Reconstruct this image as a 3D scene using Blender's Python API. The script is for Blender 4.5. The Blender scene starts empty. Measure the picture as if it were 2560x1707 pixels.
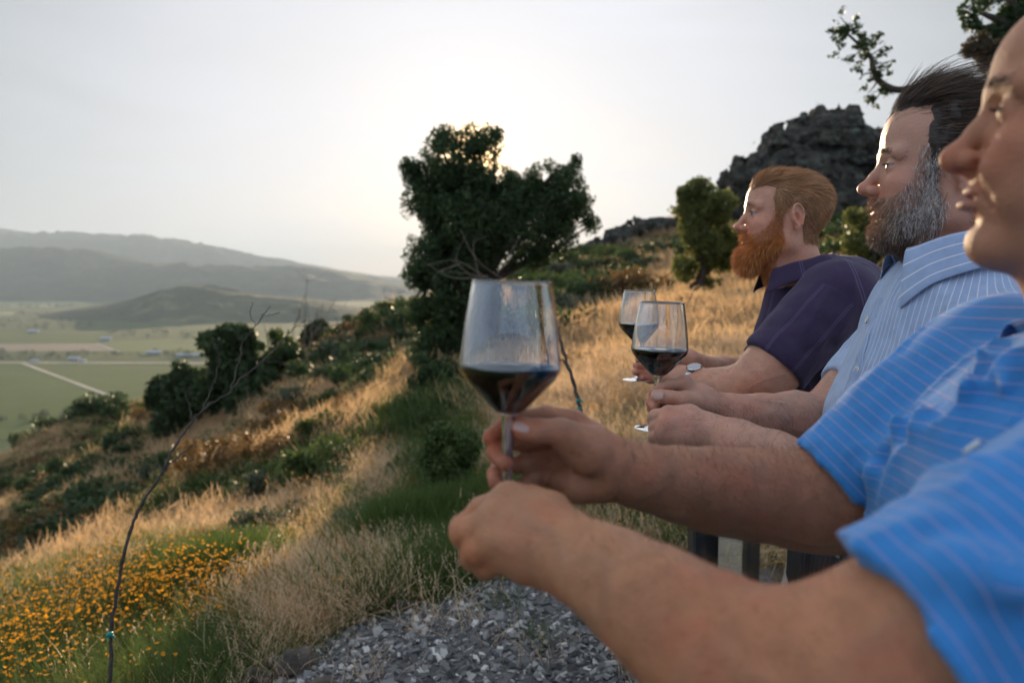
import bpy, math, random
import numpy as np
from mathutils import Vector, Matrix, Euler, noise as mnoise
random.seed(7); rng = np.random.default_rng(7)
scene = bpy.context.scene
C = scene.collection
# ---------------------------------------------------------------- camera
F_PX = 1991.0; CX, CY = 1280.0, 853.5
PITCH = math.radians(4.7); CAM = np.array([0.0, 0.0, 1.42])
UP = np.array([0, math.sin(PITCH), math.cos(PITCH)]); FW = np.array([0, math.cos(PITCH), -math.sin(PITCH)])
cam_d = bpy.data.cameras.new('camera'); cam = bpy.data.objects.new('camera', cam_d); C.objects.link(cam)
cam.location = CAM; cam.rotation_euler = (math.radians(90) - PITCH, 0, 0)
cam_d.sensor_width = 36; cam_d.lens = 28.0; cam_d.clip_start = 0.05; cam_d.clip_end = 40000
cam_d.dof.use_dof = True; cam_d.dof.focus_distance = 1.5; cam_d.dof.aperture_fstop = 4.2
scene.camera = cam
# ---------------------------------------------------------------- sky and sun
SUN_EL, SUN_AZ = math.radians(8.3), math.radians(-2.7)     # azimuth from +Y towards +X
w = bpy.data.worlds.new("World"); scene.world = w; w.use_nodes = True
nt = w.node_tree; nt.nodes.clear()
def N(nt, t, **kw):
    n = nt.nodes.new(t)
    for k, v in kw.items():
        if k in n.inputs.keys(): n.inputs[k].default_value = v
        else: setattr(n, k, v)
    return n
out = N(nt, 'ShaderNodeOutputWorld'); bg = N(nt, 'ShaderNodeBackground')
sky = N(nt, 'ShaderNodeTexSky', sky_type='NISHITA', sun_disc=False, sun_elevation=SUN_EL, sun_rotation=SUN_AZ,
        altitude=300, air_density=1.0, dust_density=1.5, ozone_density=1.0)
# a thin high veil of cloud over the whole sky, whitest towards the low sun with faint streaks; out of view raised overhead to light the men, dimmed behind for contrast
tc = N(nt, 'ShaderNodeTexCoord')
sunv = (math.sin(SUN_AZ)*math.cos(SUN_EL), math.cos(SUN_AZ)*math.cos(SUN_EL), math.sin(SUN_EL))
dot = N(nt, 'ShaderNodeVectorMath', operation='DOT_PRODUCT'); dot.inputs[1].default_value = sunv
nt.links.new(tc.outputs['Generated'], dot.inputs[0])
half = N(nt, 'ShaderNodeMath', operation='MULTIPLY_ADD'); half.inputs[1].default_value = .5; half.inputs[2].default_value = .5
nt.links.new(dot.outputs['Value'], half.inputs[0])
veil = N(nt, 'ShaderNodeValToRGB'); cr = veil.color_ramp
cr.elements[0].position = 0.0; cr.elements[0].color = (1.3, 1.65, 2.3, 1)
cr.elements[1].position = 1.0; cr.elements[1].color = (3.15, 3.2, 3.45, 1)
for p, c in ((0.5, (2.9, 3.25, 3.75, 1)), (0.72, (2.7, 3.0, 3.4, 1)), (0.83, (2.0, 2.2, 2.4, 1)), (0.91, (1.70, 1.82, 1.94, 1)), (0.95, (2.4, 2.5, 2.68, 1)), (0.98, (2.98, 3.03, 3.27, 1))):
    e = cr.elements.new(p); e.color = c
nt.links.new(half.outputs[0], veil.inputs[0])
mp = N(nt, 'ShaderNodeMapping'); mp.inputs['Scale'].default_value = (1.2, 1.2, 5.0); mp.inputs['Rotation'].default_value = (0, 0.35, 0)
nz = N(nt, 'ShaderNodeTexNoise', Scale=2.2, Detail=5.0, Roughness=0.55, Distortion=0.6)
nt.links.new(tc.outputs['Generated'], mp.inputs[0]); nt.links.new(mp.outputs[0], nz.inputs['Vector'])
st = N(nt, 'ShaderNodeMapRange'); st.inputs['From Min'].default_value = .35; st.inputs['From Max'].default_value = .7
st.inputs['To Min'].default_value = .955; st.inputs['To Max'].default_value = .985
nt.links.new(nz.outputs['Fac'], st.inputs['Value'])
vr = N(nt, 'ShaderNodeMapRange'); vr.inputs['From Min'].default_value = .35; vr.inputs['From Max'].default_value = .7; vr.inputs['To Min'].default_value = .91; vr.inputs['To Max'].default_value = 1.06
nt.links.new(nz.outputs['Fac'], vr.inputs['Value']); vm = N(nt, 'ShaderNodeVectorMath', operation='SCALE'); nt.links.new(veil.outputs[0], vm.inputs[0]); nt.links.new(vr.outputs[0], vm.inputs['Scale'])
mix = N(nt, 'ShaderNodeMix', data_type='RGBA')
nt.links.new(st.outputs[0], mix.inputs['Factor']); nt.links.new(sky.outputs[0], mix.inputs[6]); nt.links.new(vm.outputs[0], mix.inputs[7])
cur = mix.outputs[2]; dm = N(nt, 'ShaderNodeMath', operation='MAXIMUM'); dm.inputs[1].default_value = 0; nt.links.new(dot.outputs['Value'], dm.inputs[0])
for pw, colr_ in ((2600, (60, 38, 15)), (90, (.35, .30, .22))):      # the glare right round the low sun
    pn = N(nt, 'ShaderNodeMath', operation='POWER'); pn.inputs[1].default_value = pw; nt.links.new(dm.outputs[0], pn.inputs[0])
    ad = N(nt, 'ShaderNodeMix', data_type='RGBA', blend_type='ADD'); ad.clamp_result = False; nt.links.new(pn.outputs[0], ad.inputs['Factor']); nt.links.new(cur, ad.inputs[6]); ad.inputs[7].default_value = (*colr_, 1); cur = ad.outputs[2]
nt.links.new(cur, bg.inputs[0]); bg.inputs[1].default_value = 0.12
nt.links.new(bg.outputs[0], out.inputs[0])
sd = bpy.data.lights.new('sun', 'SUN'); sun = bpy.data.objects.new('sun', sd); C.objects.link(sun)
sd.energy = 5.0; sd.angle = math.radians(0.6); sd.color = (1.0, 0.74, 0.45)
sun.rotation_euler = Vector(sunv).to_track_quat('Z', 'Y').to_euler()
vs = scene.view_settings; vs.view_transform = 'Standard'; vs.look = 'None'; vs.exposure = 1.2; vs.gamma = 1; vs.use_curve_mapping = False
cy = scene.cycles
cy.max_bounces = 12; cy.diffuse_bounces = 3; cy.glossy_bounces = 4; cy.transmission_bounces = 12; cy.transparent_max_bounces = 16
cy.volume_bounces = 0; cy.caustics_reflective = False; cy.caustics_refractive = False
cy.use_denoising = True; cy.sample_clamp_indirect = 6; cy.use_adaptive_sampling = True; cy.adaptive_threshold = 0.03

# ---------------------------------------------------------------- helpers
def P(px, py, Z):
    xc = (px-CX)/F_PX*Z; yc = -(py-CY)/F_PX*Z
    return CAM + np.array([xc, 0, 0]) + yc*UP + Z*FW
def L(Z): return Z/F_PX
def mk(name, V, F, mat=None, parent=None, smooth=True, attrs=None, label=None, cat=None, group=None, kind=None):
    V = np.asarray(V, np.float32).reshape(-1, 3)
    me = bpy.data.meshes.new(name)
    if isinstance(F, np.ndarray) and F.ndim == 2 and len(V) > 0:
        k = F.shape[1]; nf = len(F)
        me.vertices.add(len(V)); me.vertices.foreach_set('co', V.ravel())
        me.loops.add(nf*k); me.loops.foreach_set('vertex_index', F.astype(np.int32).ravel())
        me.polygons.add(nf); me.polygons.foreach_set('loop_start', np.arange(0, nf*k, k, dtype=np.int32))
        me.update(calc_edges=True)
    else:
        me.from_pydata(V.tolist(), [], [list(map(int, f)) for f in F]); me.update()
    if smooth and len(me.polygons): me.polygons.foreach_set('use_smooth', np.ones(len(me.polygons), bool))
    if attrs:
        for an, av in attrs.items():
            av = np.asarray(av, np.float32)
            if av.ndim == 1:
                a = me.attributes.new(an, 'FLOAT', 'POINT'); a.data.foreach_set('value', av)
            else:
                a = me.attributes.new(an, 'FLOAT_COLOR', 'POINT')
                a.data.foreach_set('color', np.c_[av[:, :3], np.ones(len(av))].astype(np.float32).ravel())
    if mat: me.materials.append(mat)
    o = bpy.data.objects.new(name, me); C.objects.link(o)
    if parent is not None: o.parent = parent
    return tag(o, label, cat, group, kind)
def tag(o, label=None, cat=None, group=None, kind=None):
    if label: o['label'] = label
    if cat: o['category'] = cat
    if group: o['group'] = group
    if kind: o['kind'] = kind
    return o
def thing(name, label, cat, loc=(0, 0, 0), group=None):
    o = bpy.data.objects.new(name, None); C.objects.link(o); o.location = loc; o.empty_display_size = .1
    return tag(o, label, cat, group)
def relto(V, root):  # world-space vertices -> the root's local space (roots are unrotated)
    return np.asarray(V, float) - np.array(root.location)
class MB:
    def __init__(s): s.V = []; s.F = []; s.n = 0; s.A = []
    def add(s, V, F, a=None):
        V = np.asarray(V, float); s.V.append(V); s.F += [[int(i)+s.n for i in f] for f in F]; s.n += len(V)
        s.A.append(np.full(len(V), 0.0 if a is None else a))
    def build(s, name, mat, parent=None, smooth=True, **kw):
        V = np.concatenate(s.V)
        if parent is not None: V = relto(V, parent)
        return mk(name, V, s.F, mat, parent, smooth, {'v': np.concatenate(s.A)}, **kw)
def box(c, s, R=None):
    c = np.asarray(c, float); h = np.asarray(s, float)/2
    V = np.array([[x, y, z] for x in (-1, 1) for y in (-1, 1) for z in (-1, 1)])*h
    if R is not None: V = V@np.asarray(R).T
    return V+c, [[0, 1, 3, 2], [4, 6, 7, 5], [0, 4, 5, 1], [2, 3, 7, 6], [0, 2, 6, 4], [1, 5, 7, 3]]
def tube(pts, rad, n=8, cap=True):
    pts = np.asarray(pts, float); rad = np.broadcast_to(np.asarray(rad, float), (len(pts),))
    t = np.gradient(pts, axis=0); t /= np.linalg.norm(t, axis=1, keepdims=True)+1e-12
    u = np.cross(t[0], [0.31, 0.2, 0.93]); u /= np.linalg.norm(u)
    V = []; a = np.linspace(0, 2*np.pi, n, endpoint=False)
    for i in range(len(pts)):
        u = u - t[i]*np.dot(u, t[i]); u /= np.linalg.norm(u); v = np.cross(t[i], u)
        V.append(pts[i]+rad[i]*(np.cos(a)[:, None]*u+np.sin(a)[:, None]*v))
    F = []
    for i in range(len(pts)-1):
        for j in range(n):
            k = (j+1) % n; F.append([i*n+j, i*n+k, (i+1)*n+k, (i+1)*n+j])
    if cap: F.append(list(range(n))[::-1]); F.append([(len(pts)-1)*n+j for j in range(n)])
    return np.concatenate(V), F
def curve(pts, n):
    """Catmull-Rom through points (any dimension), n samples"""
    p = np.asarray(pts, float); p = np.concatenate([[2*p[0]-p[1]], p, [2*p[-1]-p[-2]]])
    o = []
    for s in np.linspace(0, len(pts)-1-1e-9, n):
        i = int(s); f = s-i; a, b, c, d = p[i:i+4]
        o.append(.5*((2*b)+(c-a)*f+(2*a-5*b+4*c-d)*f*f+(3*b-a-3*c+d)*f**3))
    return np.array(o)
# vectorised value noise (3D)
_perm = np.random.default_rng(3).random((64, 64, 64)).astype(np.float32)
def vnoise(p):
    p = np.asarray(p, float); i = np.floor(p).astype(int); f = p-i; f = f*f*(3-2*f); r = 0
    for dx in (0, 1):
        for dy in (0, 1):
            for dz in (0, 1):
                ww = (f[..., 0] if dx else 1-f[..., 0])*(f[..., 1] if dy else 1-f[..., 1])*(f[..., 2] if dz else 1-f[..., 2])
                r = r+ww*_perm[(i[..., 0]+dx) & 63, (i[..., 1]+dy) & 63, (i[..., 2]+dz) & 63]
    return r*2-1
def fbm(p, o=4, g=.5):
    p = np.asarray(p, float); r = 0; a = 1; s = 0
    for k in range(o): r = r+a*vnoise(p*(2**k)+k*17.3); s += a; a *= g
    return r/s
# ---------------------------------------------------------------- materials
def material(name, cols=None, scale=5, rough=.8, bump=0.0, bscale=None, detail=4, spec=.3, sss=0, sssr=(1, .35, .2), attr=None,
             metal=0, coord='Object', stretch=None, trans=0, dist=0.0, pos=None, sheen=0):
    m = bpy.data.materials.new(name); m.use_nodes = True; t = m.node_tree; b = t.nodes['Principled BSDF']
    b.inputs['Roughness'].default_value = rough; b.inputs['Specular IOR Level'].default_value = spec; b.inputs['Metallic'].default_value = metal
    tc = N(t, 'ShaderNodeTexCoord'); src = tc.outputs[coord]
    if stretch:
        mp = N(t, 'ShaderNodeMapping'); mp.inputs['Scale'].default_value = stretch; t.links.new(src, mp.inputs[0]); src = mp.outputs[0]
    if cols is not None:
        nz = N(t, 'ShaderNodeTexNoise', Scale=scale, Detail=detail, Roughness=.6, Distortion=dist); t.links.new(src, nz.inputs['Vector'])
        r = N(t, 'ShaderNodeValToRGB'); e = r.color_ramp.elements
        pp = pos or (np.linspace(.3, .7, len(cols)) if len(cols) > 1 else [.5])
        e[0].position = pp[0]; e[0].color = (*cols[0], 1); e[1].position = pp[-1]; e[1].color = (*cols[-1], 1)
        for q, c in zip(pp[1:-1], cols[1:-1]): k = e.new(q); k.color = (*c, 1)
        t.links.new(nz.outputs['Fac'], r.inputs[0]); colsock = r.outputs[0]
        if attr:
            a = N(t, 'ShaderNodeAttribute', attribute_name=attr); mx = N(t, 'ShaderNodeMix', data_type='RGBA', blend_type='MULTIPLY')
            mx.inputs['Factor'].default_value = 1; t.links.new(colsock, mx.inputs[6]); t.links.new(a.outputs['Color'], mx.inputs[7]); colsock = mx.outputs[2]
        t.links.new(colsock, b.inputs['Base Color'])
    elif attr:
        a = N(t, 'ShaderNodeAttribute', attribute_name=attr); t.links.new(a.outputs['Color'], b.inputs['Base Color'])
    if bump:
        n2 = N(t, 'ShaderNodeTexNoise', Scale=bscale or scale*4, Detail=5, Roughness=.6); t.links.new(src, n2.inputs['Vector'])
        bp = N(t, 'ShaderNodeBump', Strength=1.0, Distance=bump); t.links.new(n2.outputs['Fac'], bp.inputs['Height']); t.links.new(bp.outputs[0], b.inputs['Normal'])
    if sss:
        b.inputs['Subsurface Weight'].default_value = sss; b.inputs['Subsurface Radius'].default_value = sssr; b.inputs['Subsurface Scale'].default_value = .008
    if sheen: b.inputs['Sheen Weight'].default_value = sheen; b.inputs['Sheen Roughness'].default_value = .5
    if trans:
        # thin leaf: part of the light passes through
        tr = N(t, 'ShaderNodeBsdfTranslucent'); ms = N(t, 'ShaderNodeMixShader', Fac=trans); o = t.nodes['Material Output']
        if cols is not None or attr:
            t.links.new(b.inputs['Base Color'].links[0].from_socket, tr.inputs[0])
        t.links.new(b.outputs[0], ms.inputs[1]); t.links.new(tr.outputs[0], ms.inputs[2]); t.links.new(ms.outputs[0], o.inputs[0])
    return m
# ================================================================ terrain
ctrl_img = [(1100,1600,3.1),(1400,1640,2.9),(850,1650,3.0),(650,1700,3.0),(300,1660,4.3),(60,1600,4.8),(530,1480,6),(300,1330,11),(900,1400,5.2),
 (1050,1300,6.5),(850,1200,9.5),(620,1230,11),(1000,1100,11.5),(1480,1110,6.5),(1500,1300,4.4),(1650,1250,4.6),(1400,1000,9),(1350,920,13),
 (1700,820,15),(1950,710,19),(2150,650,24),(1500,830,20),(1450,760,30),(1350,700,42),(1600,660,38),(1450,650,52),(1620,570,62),(1820,545,66),(2150,560,50),
 (1000,800,32),(900,835,33),(760,880,37),(870,920,26),(900,1000,18),(650,1080,22),(500,1090,27),(400,1055,32),
 (370,1015,60),(200,1080,58),(0,1160,55),(200,1200,42),(0,1300,33),(100,1420,18),(0,1480,11),(300,1180,34),(450,1150,24)]
ctrl = [P(*c) for c in ctrl_img]
ctrl += [np.array(c, float) for c in [(-4,0,-1.2),(0,-4,-.1),(4,-4,0),(4,2,-.12),(3,0,-.12),(2.2,4,-.05),(6,6,.35),(12,10,1.6),(20,20,4),(35,40,9),(50,70,14),(8,-10,1),(-10,-6,-4),(-20,10,-7.5),
 (-40,20,-14),(-75,60,-40),(-40,85,-34),(-75,130,-75),(-20,70,-17),(-12,55,-9.5),(-25,130,-60),(-5,60,-5.5),(-5,90,-14),(0,130,-28),(20,90,5.5),(30,130,0),(60,140,8),(80,90,16),(-60,0,-22),(-100,100,-75),(-5,150,-60)]]
ctrl = np.array(ctrl)
def tps_fit(xy, z, lam):
    s = 20.0; q = xy/s; n = len(q)
    d = np.linalg.norm(q[:, None]-q[None], axis=2); K = np.where(d > 0, d*d*np.log(d+1e-12), 0)+lam*np.eye(n)
    A = np.zeros((n+3, n+3)); A[:n, :n] = K; A[:n, n] = 1; A[:n, n+1:] = q; A[n, :n] = 1; A[n+1:, :n] = q.T
    return q, np.linalg.solve(A, np.r_[z, 0, 0, 0]), s
_q, _w, _s = tps_fit(ctrl[:, :2], ctrl[:, 2], 0.004)
def ground_base(x, y):
    x = np.atleast_1d(np.asarray(x, float)); y = np.atleast_1d(np.asarray(y, float)); sh = x.shape
    p = np.c_[x.ravel(), y.ravel()]/_s; out = np.zeros(len(p))
    for a in range(0, len(p), 20000):
        b = p[a:a+20000]; d = np.linalg.norm(b[:, None]-_q[None], axis=2)
        out[a:a+20000] = np.where(d > 0, d*d*np.log(d+1e-12), 0)@_w[:-3]+_w[-3]+b@_w[-2:]
    return out.reshape(sh)
RAIL = np.array([[.56, -1.5], [.50, .2], [.37, 1.5], [.80, 2.6], [1.75, 5.0]])
def deck_dist(x, y):   # >0 on the patio side of the rail
    xr = np.interp(y, RAIL[:, 1], RAIL[:, 0]); d = x-xr
    return np.minimum(d, 5.6-y)
def ground(x, y):
    x = np.atleast_1d(np.asarray(x, float)); y = np.atleast_1d(np.asarray(y, float))
    z = ground_base(x, y); r = np.hypot(x, y)
    a = np.clip((r-3)/12, 0, 1)*.9+.06
    p = np.stack([x*.16+y*.1, y*.16-x*.06, 0*x], -1)
    z = z+a*(.55*fbm(p*2.2, 4)+.22*fbm(p*9+5, 3))*np.clip(1+(r-40)/60, 1, 2)
    dd = deck_dist(x, y); t = np.clip(dd/.12, 0, 1); z = z*(1-t)+(-.06)*t
    return z
az = np.radians(np.linspace(-62, 56, 420)); rr = np.geomspace(.35, 170, 420)
A_, R_ = np.meshgrid(az, rr); gx = (R_*np.sin(A_)); gy = R_*np.cos(A_)-.6
gz = ground(gx, gy)
n0, n1 = gx.shape; idx = np.arange(n0*n1).reshape(n0, n1)
F = np.stack([idx[:-1, :-1], idx[:-1, 1:], idx[1:, 1:], idx[1:, :-1]], -1).reshape(-1, 4)
M = {}
def ground_mat():
    m = bpy.data.materials.new('dry_hillside_soil'); m.use_nodes = True; t = m.node_tree; b = t.nodes['Principled BSDF']; b.inputs['Roughness'].default_value = .95
    b.inputs['Specular IOR Level'].default_value = .1
    tc = N(t, 'ShaderNodeTexCoord')
    n1 = N(t, 'ShaderNodeTexNoise', Scale=.22, Detail=8, Roughness=.65, Distortion=.4); n2 = N(t, 'ShaderNodeTexNoise', Scale=3.5, Detail=8, Roughness=.7)
    t.links.new(tc.outputs['Object'], n1.inputs['Vector']); t.links.new(tc.outputs['Object'], n2.inputs['Vector'])
    r1 = N(t, 'ShaderNodeValToRGB'); e = r1.color_ramp.elements
    e[0].position = .36; e[0].color = (.022, .026, .012, 1); e[1].position = .62; e[1].color = (.20, .125, .06, 1)
    k = e.new(.45); k.color = (.07, .05, .025, 1); k = e.new(.53); k.color = (.11, .065, .03, 1)
    r2 = N(t, 'ShaderNodeValToRGB'); e = r2.color_ramp.elements
    e[0].position = .35; e[0].color = (.35, .33, .3, 1); e[1].position = .65; e[1].color = (1.1, 1.05, 1, 1)
    t.links.new(n1.outputs['Fac'], r1.inputs[0]); t.links.new(n2.outputs['Fac'], r2.inputs[0])
    mx = N(t, 'ShaderNodeMix', data_type='RGBA', blend_type='MULTIPLY'); mx.inputs['Factor'].default_value = 1
    t.links.new(r1.outputs[0], mx.inputs[6]); t.links.new(r2.outputs[0], mx.inputs[7])
    a = N(t, 'ShaderNodeAttribute', attribute_name='gravel'); m2 = N(t, 'ShaderNodeMix', data_type='RGBA')
    n3 = N(t, 'ShaderNodeTexVoronoi', Scale=38.0); t.links.new(tc.outputs['Object'], n3.inputs['Vector'])
    r3 = N(t, 'ShaderNodeValToRGB'); e = r3.color_ramp.elements; e[0].position = 0; e[0].color = (.03, .03, .033, 1); e[1].position = 1; e[1].color = (.22, .215, .21, 1)
    t.links.new(n3.outputs['Color'], r3.inputs[0])
    t.links.new(a.outputs['Fac'], m2.inputs['Factor']); t.links.new(mx.outputs[2], m2.inputs[6]); t.links.new(r3.outputs[0], m2.inputs[7])
    t.links.new(m2.outputs[2], b.inputs['Base Color'])
    bp = N(t, 'ShaderNodeBump', Strength=1.0, Distance=.06); t.links.new(n2.outputs['Fac'], bp.inputs['Height']); t.links.new(bp.outputs[0], b.inputs['Normal'])
    return m
M['ground'] = ground_mat()
def gravel_w(x, y):
    # the chipped-stone mound in front of the patio
    q = np.hypot((x-.55)/1.75, (y-2.45)/1.25); q += .25*fbm(np.stack([x*1.5, y*1.5, 0*x], -1), 3)
    return np.clip((1.05-q)/.12, 0, 1)
mk('hillside', np.stack([gx, gy, gz], -1).reshape(-1, 3), F[:, ::-1].copy(), M['ground'], attrs={'gravel': gravel_w(gx, gy).ravel()}, kind='structure')

# ---------------------------------------------------------------- valley, fields, far hills
ZV = -120.0
def G(px, py, z=ZV):
    d = P(px, py, 1.0)-CAM; return CAM+d*((z-CAM[2])/d[2])
def patch(name, pts, mat, dz, kind='structure', **kw):
    V = [G(a, b, ZV) + np.array([0, 0, dz]) for a, b in pts]; return mk(name, V, [list(range(len(V)))], mat, None, False, kind=kind, **kw)
M['valley'] = material('valley_green', [(.03, .05, .02), (.07, .09, .035), (.05, .08, .03), (.12, .12, .06)], .004, 1, spec=.05, detail=8)
mk('valley_floor', [(-9000, -300, ZV), (9000, -300, ZV), (14000, 15000, ZV), (-14000, 15000, ZV)], [[0, 1, 2, 3]], M['valley'], None, False, kind='structure')
def field_mat(name, a, b, sc, rot):
    m = bpy.data.materials.new(name); m.use_nodes = True; t = m.node_tree; bs = t.nodes['Principled BSDF']; bs.inputs['Roughness'].default_value = 1
    bs.inputs['Specular IOR Level'].default_value = .05
    tc = N(t, 'ShaderNodeTexCoord'); mp = N(t, 'ShaderNodeMapping'); mp.inputs['Rotation'].default_value = (0, 0, rot); t.links.new(tc.outputs['Object'], mp.inputs[0])
    wv = N(t, 'ShaderNodeTexWave', Scale=sc, Distortion=.4, Detail=2); t.links.new(mp.outputs[0], wv.inputs['Vector'])
    nz = N(t, 'ShaderNodeTexNoise', Scale=.006, Detail=6, Roughness=.7); t.links.new(tc.outputs['Object'], nz.inputs['Vector'])
    r = N(t, 'ShaderNodeValToRGB'); r.color_ramp.elements[0].color = (*a, 1); r.color_ramp.elements[1].color = (*b, 1)
    r.color_ramp.elements[0].position = .2; r.color_ramp.elements[1].position = .8
    md = N(t, 'ShaderNodeMath', operation='MULTIPLY_ADD'); md.inputs[1].default_value = .45; t.links.new(wv.outputs['Fac'], md.inputs[0])
    m3 = N(t, 'ShaderNodeMath', operation='MULTIPLY'); m3.inputs[1].default_value = .7; t.links.new(nz.outputs['Fac'], m3.inputs[0]); t.links.new(m3.outputs[0], md.inputs[2])
    t.links.new(md.outputs[0], r.inputs[0]); t.links.new(r.outputs[0], bs.inputs['Base Color']); return m
M['vine1'] = field_mat('vineyard_rows', (.03, .055, .016), (.085, .12, .035), .02, .5)
M['vine2'] = field_mat('vineyard_rows_pale', (.05, .08, .03), (.12, .15, .055), .02, .5)
M['fallow'] = field_mat('fallow_field', (.16, .13, .10), (.25, .21, .16), .01, .2)
M['pasture'] = field_mat('pasture_field', (.14, .18, .08), (.24, .26, .13), .01, .9)
M['dirt'] = material('dirt_road', [(.34, .31, .25), (.45, .41, .34)], .01, 1, spec=.05)
patch('vineyard_field', [(-350, 1100), (-350, 908), (50, 908), (330, 1012), (330, 1100)], M['vine1'], .3)
patch('vineyard_field', [(62, 908), (520, 914), (620, 930), (620, 1010), (342, 1010)], M['vine1'], .35)
patch('valley_road', [(48, 908), (62, 908), (342, 1012), (326, 1014)], M['dirt'], .7)
patch('valley_road', [(-200, 905), (520, 908), (640, 909), (640, 911), (520, 911), (-200, 908)], M['dirt'], .9)
patch('fallow_field', [(-300, 878), (-300, 862), (235, 858), (300, 878)], M['fallow'], .3)
patch('vineyard_field', [(300, 880), (242, 856), (560, 840), (700, 850), (700, 885)], M['vine2'], .3)
patch('valley_road', [(235, 858), (242, 858), (303, 880), (292, 880)], M['dirt'], .8)
patch('vineyard_field', [(-300, 858), (-300, 830), (260, 832), (240, 854)], M['vine1'], .3)
patch('pasture_field', [(-300, 742), (-300, 727), (300, 725), (360, 742), (200, 748)], M['pasture'], .5)
patch('pasture_field', [(-300, 762), (-300, 750), (180, 752), (260, 762), (100, 768)], M['pasture'], .5)
patch('pasture_field', [(-300, 788), (-300, 778), (40, 780), (30, 788)], M['pasture'], .5)
patch('vineyard_field', [(180, 800), (240, 776), (330, 778), (320, 800)], M['vine2'], .5)
# far hills
def hills(name, outline, dist, depth, mat, amp, seed, base=ZV-10, nx=260, ny=60, kind='structure'):
    o = np.array(outline, float); pxs = np.linspace(o[0, 0], o[-1, 0], nx); pys = np.interp(pxs, o[:, 0], o[:, 1])
    pys = np.convolve(np.pad(pys, 6, 'edge'), np.ones(13)/13, 'valid')
    V = []
    X = (pxs-CX)/F_PX*dist; top = CAM[2]-(pys-690)/F_PX*dist
    s = np.linspace(-1, 1, ny)
    for k, sv in enumerate(s):
        y = dist+sv*depth; prof = (np.cos(sv*np.pi)*.5+.5)**.8
        xs = X*(y/dist if sv < 0 else 1)
        q = np.stack([xs/dist*14+seed, np.full(nx, y/dist*14), 0*xs], -1)
        rid = (1-np.abs(fbm(q, 5, .55))*2.2)
        z = base+(top-base)*prof*(1+ (amp*(rid-.55))*np.minimum(1, abs(sv)*3.0))+ (amp*.05*(top-base)*fbm(q*5, 3))
        V.append(np.stack([xs, np.full(nx, y), z], -1))
    V = np.concatenate(V); ii = np.arange(nx*ny).reshape(ny, nx)
    F = np.stack([ii[:-1, :-1], ii[:-1, 1:], ii[1:, 1:], ii[1:, :-1]], -1).reshape(-1, 4)
    return mk(name, V, F, mat, kind=kind)
M['forest'] = material('forested_hill', [(.012, .022, .014), (.028, .040, .022), (.06, .065, .035)], .006, 1, spec=.03, detail=10, bump=6, bscale=.03)
M['knoll'] = material('oak_knoll', [(.022, .034, .018), (.04, .055, .028), (.12, .13, .06)], .012, 1, spec=.03, detail=10, bump=4, bscale=.05, pos=(.35, .55, .68))
hills('hills', [(-900, 560), (-300, 560), (0, 573), (60, 578), (110, 585), (280, 600), (360, 597), (450, 603), (520, 620), (620, 640), (740, 660), (850, 680), (900, 688), (1020, 698), (1300, 720), (2000, 720)], 8000, 2200, M['forest'], .55, 1.2)
hills('hills', [(-900, 640), (-300, 622), (0, 632), (60, 630), (110, 625), (190, 624), (260, 645), (330, 657), (380, 665), (470, 660), (600, 672), (720, 670), (780, 668), (860, 688), (940, 700), (1020, 722), (1200, 738), (2000, 745)], 5000, 1300, M['forest'], .6, 4.7)
hills('hills', [(780, 700), (900, 692), (945, 686), (1000, 694), (1100, 700), (2200, 690), (3000, 660)], 11500, 1500, M['forest'], .4, 8.7)
hills('hills', [(60, 792), (170, 774), (300, 756), (360, 738), (420, 722), (480, 712), (520, 716), (570, 730), (640, 742), (700, 744), (780, 752), (860, 766), (950, 782), (1200, 800), (1500, 830)], 2500, 520, M['knoll'], .45, 2.1)
# haze: the air of the valley
hz = bpy.data.materials.new('valley_haze'); hz.use_nodes = True; t = hz.node_tree; t.nodes.clear()
ho = N(t, 'ShaderNodeOutputMaterial'); pv = N(t, 'ShaderNodeVolumePrincipled', Density=1.0e-4, Anisotropy=.15); pv.inputs['Color'].default_value = (.50, .63, .80, 1)
t.links.new(pv.outputs[0], ho.inputs['Volume'])
HAZE = True
if HAZE:
    V, Fh = box((0, 7450, 185), (32000, 15900, 640)); mk('haze', V, Fh, hz, None, False, kind='stuff')
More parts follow.
